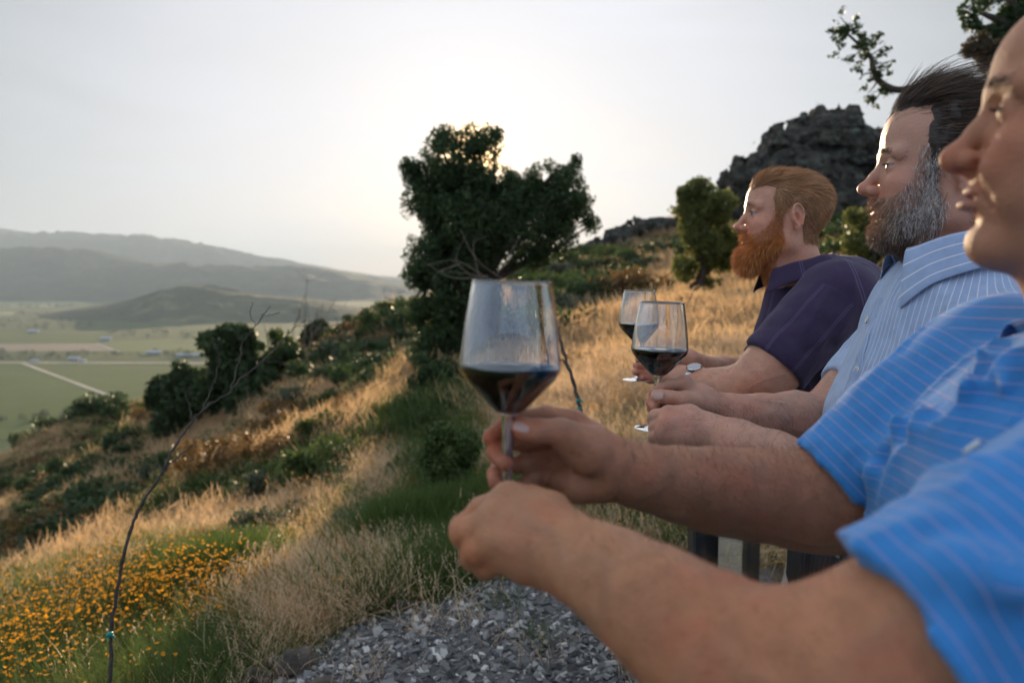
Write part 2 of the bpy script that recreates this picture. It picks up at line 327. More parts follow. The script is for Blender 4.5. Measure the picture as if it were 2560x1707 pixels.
# ================================================================ implicit-surface modelling
def nrm1(q): return np.sqrt(np.einsum("ij,ij->i", q, q))
class Vol:
    """a list of smooth unions / subtractions evaluated on points (metres)"""
    def __init__(s): s.ops = []; s.lo = []; s.hi = []
    def add(s, fn, k, kind, lo, hi): s.ops.append((fn, k, kind)); s.lo.append(lo); s.hi.append(hi); return s
    def cap(s, a, b, ra, rb, k=.01, kind='u', flat=None):
        a = np.asarray(a, float); b = np.asarray(b, float); ab = b-a; L2 = max(1e-9, ab@ab)
        if flat is None:
            def fn(p):
                h = np.clip(((p-a)@ab)/L2, 0, 1); return nrm1(p-a-h[:, None]*ab)-(ra+(rb-ra)*h)
        else:  # flat = (direction, factor): squashed along a direction
            n = np.asarray(flat[0], float); n = n/np.linalg.norm(n); f = flat[1]
            def fn(p):
                h = np.clip(((p-a)@ab)/L2, 0, 1); q = p-a-h[:, None]*ab; c = q@n; q = q+(c*(1/f-1))[:, None]*n
                return (np.linalg.norm(q, axis=1)-(ra+(rb-ra)*h))*min(1, (1+f)/2)
        r = max(ra, rb)
        return s.add(fn, k, kind, np.minimum(a, b)-r, np.maximum(a, b)+r)
    def chain(s, pts, k=.006, kind='u', flat=None):
        """pts: (x,y,z,r) rows"""
        for p, q in zip(pts[:-1], pts[1:]): s.cap(p[:3], q[:3], p[3], q[3], k, kind, flat)
        return s
    def ell(s, c, r, k=.01, kind='u', R=None):
        c = np.asarray(c, float); r = np.asarray(r, float); Rm = None if R is None else np.asarray(R, float)
        def fn(p):
            q = p-c
            if Rm is not None: q = q@Rm
            a = nrm1(q/r); b = nrm1(q/(r*r))+1e-9
            return np.where(a < .2, (a-1)*r.min(), a*(a-1)/b)
        m = r.max() if R is not None else r
        return s.add(fn, k, kind, c-m, c+m)
    def fn(s, f, k, kind, lo, hi): return s.add(f, k, kind, np.asarray(lo, float), np.asarray(hi, float))
    def __call__(s, p):
        d = np.full(len(p), 1e3); pl, ph = p.min(0), p.max(0)
        for (f, k, kind), lo, hi in zip(s.ops, s.lo, s.hi):
            if len(p) < 60000 and kind in 'us' and (np.maximum(lo-ph, pl-hi) > k+.02).any(): continue
            if kind == 'warp': d = f(p, d); continue
            e = f(p)
            if kind == 'u':
                h = np.clip(.5+.5*(d-e)/k, 0, 1); d = d+(e-d)*h-k*h*(1-h)
            elif kind == 's':
                h = np.clip(.5-.5*(d+e)/k, 0, 1); d = d+(-e-d)*h+k*h*(1-h)
            elif kind == 'i': d = np.maximum(d, e)
        return d
    def bounds(s):
        lo = [l for l, o in zip(s.lo, s.ops) if o[2] == 'u']; hi = [l for l, o in zip(s.hi, s.ops) if o[2] == 'u']
        return np.min(lo, 0), np.max(hi, 0)
def surface(sdf, lo, hi, h, pad=.012):
    """surface nets over a block-sparse grid -> verts, quads"""
    B = 8; lo = np.asarray(lo, float)-pad; hi = np.asarray(hi, float)+pad
    nb = np.ceil((hi-lo)/h/B).astype(int)+1; n = nb*B
    bc = [lo[i]+(np.arange(nb[i])+.5)*B*h for i in range(3)]
    g = np.stack(np.meshgrid(*bc, indexing='ij'), -1).reshape(-1, 3)
    d = np.concatenate([sdf(g[a:a+200000]) for a in range(0, len(g), 200000)])
    act = np.abs(d) < B*h*.5*1.7320508*1.35+.006
    D = np.repeat(np.repeat(np.repeat(d.reshape(nb).astype(np.float32), B, 0), B, 1), B, 2)
    ai = np.argwhere(act.reshape(nb)); off = np.stack(np.meshgrid(*[np.arange(B)]*3, indexing='ij'), -1).reshape(-1, 3)
    for a in range(0, len(ai), 40):
        c = ai[a:a+40]; ix = (c[:, None]*B+off[None]).reshape(-1, 3)
        v = sdf(lo+ix*h); D[ix[:, 0], ix[:, 1], ix[:, 2]] = v
    S = D < 0; cs = S[:-1, :-1, :-1]; mixed = np.zeros(cs.shape, bool); al = np.ones(cs.shape, bool); an = np.zeros(cs.shape, bool)
    for dx in (0, 1):
        for dy in (0, 1):
            for dz in (0, 1):
                q = S[dx:n[0]-1+dx, dy:n[1]-1+dy, dz:n[2]-1+dz]; al &= q; an |= q
    mixed = an & ~al; cells = np.argwhere(mixed); ID = -np.ones(mixed.shape, np.int32); ID[mixed] = np.arange(len(cells))
    cor = np.array([[x, y, z] for x in (0, 1) for y in (0, 1) for z in (0, 1)])
    val = np.stack([D[cells[:, 0]+c[0], cells[:, 1]+c[1], cells[:, 2]+c[2]] for c in cor], 1)
    acc = np.zeros((len(cells), 3)); cnt = np.zeros(len(cells))
    for a in range(8):
        for b in range(a+1, 8):
            if np.abs(cor[a]-cor[b]).sum() != 1: continue
            m = (val[:, a] < 0) != (val[:, b] < 0); t = val[m, a]/(val[m, a]-val[m, b])
            acc[m] += cor[a]+t[:, None]*(cor[b]-cor[a]); cnt[m] += 1
    V = lo+(cells+acc/cnt[:, None])*h
    Fs = []
    for ax in range(3):
        o1, o2 = (ax+1) % 3, (ax+2) % 3; sl0 = [slice(None)]*3; sl1 = [slice(None)]*3
        sl0[ax] = slice(0, -1); sl1[ax] = slice(1, None); ch = S[tuple(sl0)] != S[tuple(sl1)]
        e = np.argwhere(ch); e = e[(e[:, o1] > 0) & (e[:, o2] > 0) & (e[:, o1] < n[o1]-1) & (e[:, o2] < n[o2]-1)]
        u1 = np.zeros(3, int); u1[o1] = 1; u2 = np.zeros(3, int); u2[o2] = 1
        q = [e-u1-u2, e-u2, e, e-u1]; f = np.stack([ID[x[:, 0], x[:, 1], x[:, 2]] for x in q], 1)
        ins = S[e[:, 0], e[:, 1], e[:, 2]]; f[~ins] = f[~ins][:, ::-1]; Fs.append(f[(f >= 0).all(1)])
    return V, np.concatenate(Fs)
def normals(sdf, V, e=.0015):
    g = np.stack([sdf(V+np.eye(3)[i]*e)-sdf(V-np.eye(3)[i]*e) for i in range(3)], 1); return g/(np.linalg.norm(g, axis=1, keepdims=True)+1e-9)
def sample_surface(V, F, n, weight, r=None):
    """n random points on quads, with per-vertex weight -> pts"""
    r = r or rng; a, b, c, d = (V[F[:, i]] for i in range(4)); ar = np.linalg.norm(np.cross(c-a, d-b), axis=1)*.5
    w_ = ar*weight[F].mean(1); w_ = w_/w_.sum(); i = r.choice(len(F), n, p=w_); u = r.random((n, 1)); v = r.random((n, 1))
    return a[i]*(1-u)*(1-v)+b[i]*u*(1-v)+c[i]*u*v+d[i]*(1-u)*v
def strands(roots, dirs, length, width, curl=0.0, grav=None, seg=5, push=None, clump=0, r=None):
    """ribbons -> V, F, param t (0 root..1 tip), id ; dirs (n,3) start direction; grav: (n,3) or (3,) bending direction added"""
    r = r or rng; n = len(roots); L_ = np.broadcast_to(length, (n,)); p = roots.copy(); d = dirs/np.linalg.norm(dirs, axis=1, keepdims=True)
    pts = [p]; ph = r.random((n, 1))*6.28; ax = r.normal(size=(n, 3)); ax /= np.linalg.norm(ax, axis=1, keepdims=True); fr = 1+r.random((n, 1))*1.5
    for s in range(seg):
        if grav is not None: d = d+np.asarray(grav)*(1/seg)
        if curl: d = d+curl*(ax*np.cos(ph+fr*s*1.9)+np.cross(ax, d)*np.sin(ph+fr*s*1.9))
        d = d/np.linalg.norm(d, axis=1, keepdims=True); p = p+d*(L_/seg)[:, None]
        if push is not None: p = push(p)
        pts.append(p)
    pts = np.stack(pts, 1)
    side = np.cross(pts[:, -1]-pts[:, 0], r.normal(size=(n, 3))); side /= np.linalg.norm(side, axis=1, keepdims=True)+1e-9
    wd = width*np.array([1, 1, .95, .8, .55, .15])[np.linspace(0, 5, seg+1).round().astype(int)]
    W = (side[:, None]*wd[None, :, None])*np.broadcast_to(1.0, (n,))[:, None, None]
    V = np.stack([pts-W, pts+W], 2).reshape(n*(seg+1)*2, 3)
    base = (np.arange(n)*(seg+1)*2)[:, None]+np.arange(seg)[None]*2; base = base.ravel()
    F = np.stack([base, base+1, base+3, base+2], 1)
    tt = np.tile(np.repeat(np.linspace(0, 1, seg+1), 2), n); ids = np.repeat(np.arange(n), (seg+1)*2)
    return V, F, tt, ids
def hair_mat(name, rough=.45):
    m = material(name, rough=rough, attr='col', spec=.45, trans=.0); return m
def colr(base, n, jit, ids, tt, r=None, tip=1.15):
    """per-strand colours: base list of colours, blended randomly"""
    r = r or rng; b = np.asarray(base, float); c = b[r.integers(0, len(b), n)]*(1+jit*(r.random((n, 1))*2-1))
    return c[ids]*(0.75+(tip-.75)*tt[:, None])
def join(parts):
    Vs, Fs, Cs, o = [], [], [], 0
    for V, F, c in parts: Vs.append(V); Fs.append(np.asarray(F)+o); Cs.append(c); o += len(V)
    return np.concatenate(Vs), np.concatenate(Fs), np.concatenate(Cs)
# ================================================================ heads
def rot(yaw, pitch=0, roll=0):
    """local x forward / y left / z up -> world, facing (-cos yaw, sin yaw)"""
    f = np.array([-math.cos(yaw), math.sin(yaw), 0]); l = np.array([-math.sin(yaw), -math.cos(yaw), 0]); u = np.array([0, 0, 1.0])
    cp, sp = math.cos(pitch), math.sin(pitch); f2 = f*cp+u*sp; u2 = u*cp-f*sp
    cr, sr = math.cos(roll), math.sin(roll); l2 = l*cr+u2*sr; u3 = u2*cr-l*sr
    return np.stack([f2, l2, u3], 1)            # columns
def head_vol(q):
    """q: dict of shape tweaks; local metres, origin at the ear canals"""
    v = Vol(); g = q.get
    tl = g('tall', 0); v.ell((-.012, 0, .045+tl*.5), (.100, .077, .084+tl*.6), .001)
    v.ell((.040, 0, .055+tl), (.056, .064, .056+tl*.3), .02)                       # forehead
    v.ell((.030, 0, -.012), (.062, .062, .075), .03)                      # face mass
    for s in (-1, 1):
        v.cap((.086, s*.010, .034), (.074, s*.048, .034), .0095, .010, .012)   # brow ridge
        v.ell((.062, s*.043, -.014), (.026, .022, .020), .016)            # cheekbone
        v.ell((.050, s*.040, -.045), (.032, .022+g('cheek', 0), .030), .02)  # cheek
        v.cap((.066, s*.014, -.088), (-.002, s*.056, -.058), .018, .016, .02)  # jaw line
        v.cap((-.002, s*.056, -.058), (-.006, s*.066, -.005), .016, .014, .018)
    v.ell((.070, 0, -.050), (.026, .030, .028), .014)                     # muzzle
    v.ell((.076+g('chin', 0), 0, -.088), (.019, .021, .017), .012)        # chin
    # eye sockets, lids
    for s in (-1, 1):
        v.ell((.100, s*.033, .014), (.017, .019, .013), .012, 's')
        v.ell((.0755, s*.033, .014), (.0138, .0150, .0138), .004)
    # nose
    nl = g('nose', 0)
    v.cap((.086, 0, .024), (.101+nl*.5, 0, .002), .0075, .0075, .010)
    v.cap((.101+nl*.5, 0, .002), (.114+nl, 0, -.016), .0075, .0095, .006)
    bl = g('ball', 0); v.ell((.1165+nl-bl*.4, 0, -.0195-bl*.5), (.0105+bl, .0105+bl, .0095+bl), .005)
    for s in (-1, 1):
        v.ell((.101+nl*.7, s*.0125, -.0225), (.0115, .0070, .0085), .005)
    v.cap((.112+nl, 0, -.025), (.095, 0, -.032), .0042, .0055, .005)
    for s in (-1, 1): v.ell((.1055+nl*.7, s*.0072, -.0315), (.0075, .0036, .0050), .003, 's')
    # lips
    v.ell((.0905, 0, -.0475), (.0095, .0230, .0055), .004)
    v.ell((.0890+g('lowlip', 0), 0, -.0590), (.0095, .0200, .0066), .004)
    v.ell((.0990, 0, -.0530), (.0110, .0250, .0014), .0028, 's')
    v.ell((.0930, 0, -.0700), (.0080, .0220, .0050), .008, 's')
    if g('smile'):
        for s in (-1, 1):
            v.cap((.094, s*.018, -.028), (.078, s*.033, -.058), .0040, .0030, .006, 's')     # fold beside the mouth
            v.ell((.078, s*.036, -.030), (.016, .017, .016), .01)                             # raised cheek
    # neck
    v.cap((-.020, 0, -.045), (-.055, 0, -.150), .058, .060+g('neck', 0), .03)
    v.cap((.015, 0, -.075), (-.030, 0, -.165), .040, .050, .03)
    # ears
    for s in (-1, 1):
        t = np.array([[math.cos(.2), 0, -math.sin(.2)], [0, 1, 0], [math.sin(.2), 0, math.cos(.2)]]).T
        c = np.array([-.012, s*.0825, .009])
        Re = t@np.array([[math.cos(.40*s), math.sin(.40*s), 0], [-math.sin(.40*s), math.cos(.40*s), 0], [0, 0, 1]]).T
        v.ell(c+Re@np.array([.004, s*-.006, 0]), (.0120, .0080, .0210), .006, R=Re)
        v.ell(c, (.0155, .0036, .0275), .003, R=Re)
        a = np.linspace(-.9, 4.35, 12); ring = np.stack([-.0165*np.cos(a)*-1*-1, np.full(12, s*.0042), .0285*np.sin(a)], 1)
        ring[:, 0] = -.0165*np.cos(a-.0)*np.where(np.sin(a) < -.3, .7, 1)
        rw = ring@Re.T+c
        v.chain([(*p_, .0034) for p_ in rw], .0015)
        v.ell(c+Re@np.array([.003, s*.0060, -.003]), (.0080, .0110, .0120), .0015, 's', R=Re)
        v.ell(c+Re@np.array([-.006, s*.0065, .012]), (.0048, .0062, .0085), .0015, 's', R=Re)
        v.ell(c+Re@np.array([.004, s*.001, -.0285]), (.0080, .0048, .0085), .004, R=Re)
        v.ell(c+Re@np.array([.0125, s*.0010, -.005]), (.0042, .0040, .0060), .003, R=Re)
    return v
class Head:
    def __init__(s, nose_px, yaw, pitch, roll, scale, q):
        s.R = rot(yaw, pitch, roll); s.s = scale; s.q = q; s.vol = head_vol(q)
        tip = np.array([.127+q.get('nose', 0), 0, -.0195]); s.o = P(*nose_px)-s.R@(tip*scale)
    def W(s, p): return s.o+(np.asarray(p, float)*s.s)@s.R.T
    def Lc(s, p): return ((np.asarray(p, float)-s.o)@s.R)/s.s
    def D(s, d): return np.asarray(d, float)@s.R.T
    def sdf(s, p): return s.vol(s.Lc(p))*s.s
    def mesh(s, h=.0022):
        lo, hi = s.vol.bounds(); return surface(s.vol, lo, hi, h/s.s)       # local
def wrinkle(v, p):  # tiny skin unevenness
    return v+.0006*fbm(p*60, 3)
def box_region(l, x0, x1, z0, z1, soft=.008):
    f = lambda v, a, b: np.clip((v-a)/soft+.5, 0, 1)*np.clip((b-v)/soft+.5, 0, 1)
    return f(l[:, 0], x0, x1)*f(l[:, 2], z0, z1)
def skin_colour(l, base, flush, H=None, beard=None, scalp=None):
    """vertex colours in head-local coordinates"""
    n = fbm(l*22, 3)[:, None]; n2 = fbm(l*110+9, 2)[:, None]
    c = np.array(base)[None]*(1+.05*n+.05*n2)
    fl = np.zeros(len(l))
    def blob(x, y, z, r): return np.exp(-(((l[:, 0]-x)**2+(np.abs(l[:, 1])-y)**2+(l[:, 2]-z)**2)/(r*r)))
    fl += .8*blob(.075, .045, -.018, .028)+.9*blob(.118, 0, -.02, .018)+.6*blob(-.012, .082, .0, .022)+.35*blob(.09, .02, -.03, .02)+.4*blob(-.03, .055, -.1, .05)
    lips = np.exp(-(((l[:, 0]-.096)/.008)**2+(l[:, 1]/.021)**2+((l[:, 2]+.053)/.0095)**2)**2)
    c = c*(1-fl[:, None]*.75*(1-np.array(flush)[None]))
    c = c*(1-lips[:, None])+np.array([.36, .15, .13])*lips[:, None]*1.0
    return c
M['skin'] = material('skin', rough=.46, attr='col', sss=.10, bump=.0014, bscale=300, scale=100, spec=.30)
M['eye'] = material('eye_white', [(.62, .58, .55), (.68, .64, .6)], 60, .12, spec=.6)
def eyes(H, root, iris):
    for s in (-1, 1):
        c = np.array([.0757, s*.033, .014]); n1, n2 = 20, 14; th = np.linspace(0, np.pi, n1); ph = np.linspace(0, 2*np.pi, n2, endpoint=False)
        V = np.array([[math.cos(a), math.sin(a)*math.cos(b), math.sin(a)*math.sin(b)] for a in th for b in ph])*.0136+c
        F = np.array([[i*n2+j, i*n2+(j+1) % n2, (i+1)*n2+(j+1) % n2, (i+1)*n2+j] for i in range(n1-1) for j in range(n2)])
        col = np.array([.28, .25, .235])[None].repeat(len(V), 0); ang = np.repeat(th, n2)  # eye white darkened to stand for the shade of lids and brow
        col[ang < .58] = iris; col[ang < .18] = (.01, .01, .01)
        mk('eye', relto(H.W(V), root), F, EYEM, root, attrs={'col': col})
EYEM = material('eye_ball', rough=.45, attr='col', spec=.25)
def lid_cut(H):
    """an opening between the lids in front of each eyeball"""
    for s in (-1, 1):
        H.vol.ell((.0825, s*.0355, .0142), (.0145, .0128, H.q.get('open', .0034)), .0012, 's')
        c = np.array([.0757, s*.033, .014])
# ================================================================ the three men
SK = {'a': (.45, .205, .115), 'b': (.52, .285, .20), 'c': (.60, .31, .21)}
def px_chain(rows): return [(*P(a, b, z), r) for a, b, z, r in rows]
def nail(v, tip, dirn, up, r):
    pass
def arm_mesh(chains, h=.0022, warp=None):
    """chains: list of (rows, k, flat) with rows (px,py,Z,r)"""
    v = Vol()
    for c in chains:
        rows, k = c[0], c[1]
        if isinstance(rows, np.ndarray): v.chain([tuple(q) for q in rows], k); continue
        fl = c[2] if len(c) > 2 else None
        kind = c[3] if len(c) > 3 else 'u'
        v.chain(px_chain(rows), k, kind, fl)
    def sd(p):
        d = v(p); return d+.0005*fbm(p*90, 2)+.0014*fbm(p*26, 2)+.0009*np.clip(1-np.abs(fbm(p*np.array([9, 16, 16]), 2))*9, 0, 1)*-1
    lo, hi = v.bounds(); V, F = surface(sd, lo, hi, h); return V, F, sd
def split_arm(rows, t, keep=.03):
    """shoulder..elbow rows -> (bare arm part, whole polyline, hem point, direction to the shoulder, r)"""
    W = np.array(px_chain(rows)); W = curve(W, 24); seg = np.linalg.norm(np.diff(W[:, :3], axis=0), axis=1); c = np.r_[0, np.cumsum(seg)]
    at = lambda d: np.array([np.interp(d, c, W[:, i]) for i in range(4)])
    h = c[-1]*t; hem = at(h); d = at(max(0, h-.03))[:3]-at(min(c[-1], h+.01))[:3]; d /= np.linalg.norm(d)
    bare = np.array([at(max(0, h-keep))]+[w_ for w_, cc in zip(W, c) if cc > h-keep+.01][::3]+[W[-1]])
    return bare, W[::3], hem, d
def arm_colour(V, base, hand=None, warm=1.0):
    n = fbm(V*14, 3)[:, None]; n2 = fbm(V*70+5, 3)[:, None]
    v_ = np.clip(1-np.abs(fbm(V*np.array([9, 16, 16]), 2))*9, 0, 1)[:, None]; c = np.array(base)[None]*(1+.22*n+.16*n2)*(1-v_*np.array([[.10, .03, -.02]]))*np.array([[1, 1, 1]])
    c = c*(1+np.array([[.02, -.11, -.11]])*np.clip(fbm(V*30+2, 2)*2.4, 0, 1)[:, None]); fr_ = np.clip(fbm(V*330, 2)*3-1.0, 0, 1)[:, None]; c = c*(1-fr_*np.array([[.12, .2, .25]]))
    if hand is not None:
        for hp, r, tint in hand:
            q = np.exp(-(np.linalg.norm(V-P(*hp), axis=1)/r)**2)[:, None]; c = c*(1-q*(1-np.array(tint)))
    return c
def nails(root, spec, mat):
    """spec: (px,py,Z, direction towards the tip (px,py,Z), facing (world vec), width) small curved plates"""
    for (c, t, nrm, wd) in spec:
        c = P(*c); t = P(*t)-c; t /= np.linalg.norm(t); n = np.asarray(nrm, float); n -= t*(n@t); n /= np.linalg.norm(n); s = np.cross(t, n)
        V = []; U = np.linspace(-1, 1, 9)
        for a in np.linspace(-1, 1, 8):
            for u in U:
                wv = wd*(1-.25*abs(a)**3)
                V.append(c+t*a*wd*1.25+s*u*wv+n*(-.32*wd*u*u-.10*wd*a*a+.0004))
        V = np.array(V); F = np.array([[i*9+j, i*9+j+1, (i+1)*9+j+1, (i+1)*9+j] for i in range(7) for j in range(8)])
        mk('fingernail', relto(V, root), F, mat, root)
M['nail'] = material('fingernail', [(.48, .29, .24), (.54, .34, .29)], 40, .28, spec=.5)
def cloth(chains, inner, h=.004, folds=None, cuts=()):
    """garment: outer chains (world Vol), minus inner Vol (openings)"""
    pass
cloth_mats = {}
def cloth_mat(name, base, stripes, bump=.0004, rough=.85, sheen=.1):
    """stripes: list of (attribute, period, half width, colour, phase); lengths in metres along the cloth"""
    m = bpy.data.materials.new(name); m.use_nodes = True; t = m.node_tree; b = t.nodes['Principled BSDF']
    b.inputs['Roughness'].default_value = rough; b.inputs['Specular IOR Level'].default_value = .15; b.inputs['Sheen Weight'].default_value = sheen
    tc = N(t, 'ShaderNodeTexCoord'); nz = N(t, 'ShaderNodeTexNoise', Scale=30., Detail=6, Roughness=.7); t.links.new(tc.outputs['Object'], nz.inputs['Vector'])
    r = N(t, 'ShaderNodeValToRGB'); r.color_ramp.elements[0].color = (*[c*.85 for c in base], 1); r.color_ramp.elements[1].color = (*[min(1, c*1.13) for c in base], 1)
    r.color_ramp.elements[0].position = .3; r.color_ramp.elements[1].position = .7
    t.links.new(nz.outputs['Fac'], r.inputs[0]); cur = r.outputs[0]
    for an, per, hw, col, phs in stripes:
        a = N(t, 'ShaderNodeAttribute', attribute_name=an)
        m1 = N(t, 'ShaderNodeMath', operation='MULTIPLY_ADD'); m1.inputs[1].default_value = 1/per; m1.inputs[2].default_value = phs; t.links.new(a.outputs['Fac'], m1.inputs[0])
        m2 = N(t, 'ShaderNodeMath', operation='FRACT'); t.links.new(m1.outputs[0], m2.inputs[0])
        m3 = N(t, 'ShaderNodeMath', operation='SUBTRACT'); m3.inputs[1].default_value = .5; t.links.new(m2.outputs[0], m3.inputs[0])
        m4 = N(t, 'ShaderNodeMath', operation='ABSOLUTE'); t.links.new(m3.outputs[0], m4.inputs[0])
        m5 = N(t, 'ShaderNodeMapRange'); m5.inputs['From Min'].default_value = hw/per; m5.inputs['From Max'].default_value = hw/per*1.5+.003
        m5.inputs['To Min'].default_value = 1; m5.inputs['To Max'].default_value = 0; t.links.new(m4.outputs[0], m5.inputs['Value'])
        mx = N(t, 'ShaderNodeMix', data_type='RGBA'); mx.inputs[7].default_value = (*col, 1)
        t.links.new(m5.outputs[0], mx.inputs['Factor']); t.links.new(cur, mx.inputs[6]); cur = mx.outputs[2]
    t.links.new(cur, b.inputs['Base Color'])
    n2 = N(t, 'ShaderNodeTexNoise', Scale=900., Detail=2); t.links.new(tc.outputs['Object'], n2.inputs['Vector'])
    bp = N(t, 'ShaderNodeBump', Strength=.6, Distance=bump); t.links.new(n2.outputs['Fac'], bp.inputs['Height']); t.links.new(bp.outputs[0], b.inputs['Normal'])
    return m
class Garment:
    """torso pieces and sleeves; carries cloth coordinates cu (along) and cv (across) for stripes"""
    def __init__(s): s.axis = None; s.v = Vol(); s.inner = []; s.frames = []; s.planes = []; s.folds = []
    def torso(s, ells, k=.05):
        for c, r, R in ells: s.v.ell(c, r, k, R=R)
    def sleeve(s, sp, ease0, ease1, k=.03, hemdir=None, th=.003):
        bare, W, hem, d = sp
        if hemdir is not None: d = np.asarray(hemdir, float)/np.linalg.norm(hemdir)
        n = len(W); es = np.linspace(ease1, ease0, n); sub = Vol()
        ext = W[-1, :3]+(W[-1, :3]-W[-2, :3])/np.linalg.norm(W[-1, :3]-W[-2, :3])*.04
        rows = [(*w_[:3], w_[3]+e) for w_, e in zip(W, es)]+[(*ext, W[-1, 3]+ease0)]
        sub.chain(rows, .01); hp = hem[:3]
        f = lambda p: np.maximum(sub(p), -((p-hp)@d))
        lo, hi = sub.bounds(); s.v.fn(f, k, 'u', lo, hi)
        r0 = hem[3]+.0035; s.inner.append((hp-d*.12, hp+d*.045, r0, r0-.001))
        sh = W[0, :3]; ln = np.linalg.norm(sh-hp); s.frames.append((hp, (sh-hp)/ln, ln, max(hem[3]+ease0, W[0, 3]+ease1)))
    def fold(s, pts, amp, wid):
        """a raised (amp>0) or sunk crease along a polyline of world points"""
        s.folds.append((np.asarray(pts, float), amp, wid))
    def sdf(s, p):
        d = s.v(p)
        for pts, amp, wid in s.folds:
            m = np.full(len(p), 9.); pl, ph = p.min(0), p.max(0)
            if (np.maximum(pts.min(0)-ph, pl-pts.max(0)) > 3*wid).any(): continue
            for a, b in zip(pts[:-1], pts[1:]):
                ab = b-a; h = np.clip(((p-a)@ab)/(ab@ab), 0, 1); m = np.minimum(m, np.linalg.norm(p-a-h[:, None]*ab, axis=1))
            d = d-amp*np.exp(-(m/wid)**2)
        d = d+s.wr(p)
        for a, b, ra, rb in s.inner:
            pl, ph = p.min(0), p.max(0)
            if (np.maximum(np.minimum(a, b)-ra-ph, pl-np.maximum(a, b)-ra) > .02).any(): continue
            ab = b-a; h = np.clip(((p-a)@ab)/(ab@ab), 0, 1); e = np.linalg.norm(p-a-h[:, None]*ab, axis=1)-(ra+(rb-ra)*h); d = np.maximum(d, -e)
        for c, n in s.planes: d = np.maximum(d, (p-c)@n)
        return d
    wr = staticmethod(lambda p: .0022*fbm(p*9, 3)+.0008*fbm(p*40, 2)+ridges(p, (9, 9, 5), .0042)+ridges(p, (17, 17, 9), .0016, 5.))
    def coords(s, V, front):
        """cu: distance along; cv: distance across. front: facing unit vector (horizontal)"""
        side = np.array([-front[1], front[0], 0]); cu = -V[:, 2].copy(); cv = V@side*1.0+.35*(V@front)
        if s.axis is not None:
            c0, ax0, r0 = s.axis; ax0 = ax0/np.linalg.norm(ax0); q = V-c0; cu = q@ax0; q = q-cu[:, None]*ax0; cv = np.arctan2(q@side, q@front)*r0; cu = -cu
        best = np.full(len(V), .0); isl = np.zeros(len(V), bool)
        for hem, ax, ln, r in s.frames:
            q = V-hem; t = q@ax; rad = q-t[:, None]*ax; rn = np.linalg.norm(rad, axis=1)
            e1 = np.cross(ax, front); e1 /= np.linalg.norm(e1); e2 = np.cross(ax, e1)
            m = (t > -.05) & (t < ln*.92) & (rn < r*1.22) & ~isl
            cu[m] = t[m]; cv[m] = np.arctan2(rad[m]@e1, rad[m]@e2)*r; isl |= m
        return cu, cv
def inpoly(x, z, poly):
    poly = np.asarray(poly, float); r = np.zeros(len(x), bool); j = len(poly)-1
    for i in range(len(poly)):
        a, b = poly[i], poly[j]; m = ((a[1] > z) != (b[1] > z)); xi = (b[0]-a[0])*(z-a[1])/(b[1]-a[1]+1e-12)+a[0]; r ^= m & (x < xi); j = i
    return r
def polysd(x, z, poly):
    poly = np.asarray(poly, float); m = np.full(len(x), 9.); q = np.stack([x, z], 1)
    for a, b in zip(poly, np.roll(poly, -1, 0)):
        ab = b-a; h = np.clip(((q-a)@ab)/(ab@ab+1e-12), 0, 1); m = np.minimum(m, nrm1(q-a-h[:, None]*ab))
    return np.where(inpoly(x, z, poly), m, -m)
def hair_core(base, poly, full, rate=.35):
    def f(p):
        return base(p)-np.clip(polysd(p[:, 0], p[:, 2], poly)*rate-.0022, -.012, 0)-np.clip((polysd(p[:, 0], p[:, 2], poly)-.006)*rate, 0, full)
    return f
def flow(pts, nn, base, lift=.12, jit_=.12):
    b = np.broadcast_to(np.asarray(base, float), pts.shape); d = b-nn*np.einsum('ij,ij->i', b, nn)[:, None]; d = d/(np.linalg.norm(d, axis=1, keepdims=True)+1e-6)
    return d+lift*nn+jit_*rng.normal(size=pts.shape)
def keeper(sdf, off):
    def push(p):
        e = sdf(p); m = e < off
        if m.any(): p = p.copy(); q = p[m]; p[m] = q+normals(sdf, q, .004)*(off-e[m])[:, None]
        return p
    return push
def jit(l, a, r=rng): return l+r.normal(size=l.shape)*a
def build_hair(H, root, name, poly, cols, length, width, dirfn, n, core=None, curl=.1, seg=5, mat=None, grav=None, extra=None, jitp=.003, lmul=None, colfn=None):
    """strands rooted on the head surface where (x,z) is inside poly; an undercoat follows the skin"""
    V, F = H.V, H.F; j = jit(V, jitp); w_ = inpoly(j[:, 0], j[:, 2], poly).astype(float)
    w_ *= 1-np.exp(-(((V[:, 0]-.094)/.016)**2+(V[:, 1]/.025)**2+((V[:, 2]+.0555)/.0105)**2)**3)
    w_ *= 1-inear(V)
    pts = sample_surface(V, F, n, w_+1e-7); nr = normals(H.vol, pts, .004); d = dirfn(pts, nr)
    d = d/np.linalg.norm(d, axis=1, keepdims=True); d = d+.16*rng.normal(size=d.shape)
    ln = length*(.65+.6*rng.random(n))*(lmul(pts) if lmul else 1)
    sv = H.vol
    def push(p):
        e = sv(p); m = e < .0015; 
        if m.any(): p = p.copy(); p[m] = p[m]+normals(sv, p[m], .004)*(.0018-e[m])[:, None]
        return p
    W, G_, tt, ids = strands(pts, d, ln, width, curl, grav, seg, push)
    c = colfn(pts, ids, tt) if colfn else colr(cols, n, .25, ids, tt)
    parts = [(W, G_, c)]
    if core is not None: parts.append(core)
    if extra: parts += extra
    V2, F2, c2 = join(parts)
    return mk(name, relto(H.W(V2), root), F2, mat, root, attrs={'col': c2})
def inear(V):
    return np.clip(1.6-np.sqrt(((V[:, 0]+.012)/.018)**2+((V[:, 2]-.008)/.030)**2)*1.2, 0, 1)*(np.abs(V[:, 1]) > .070)
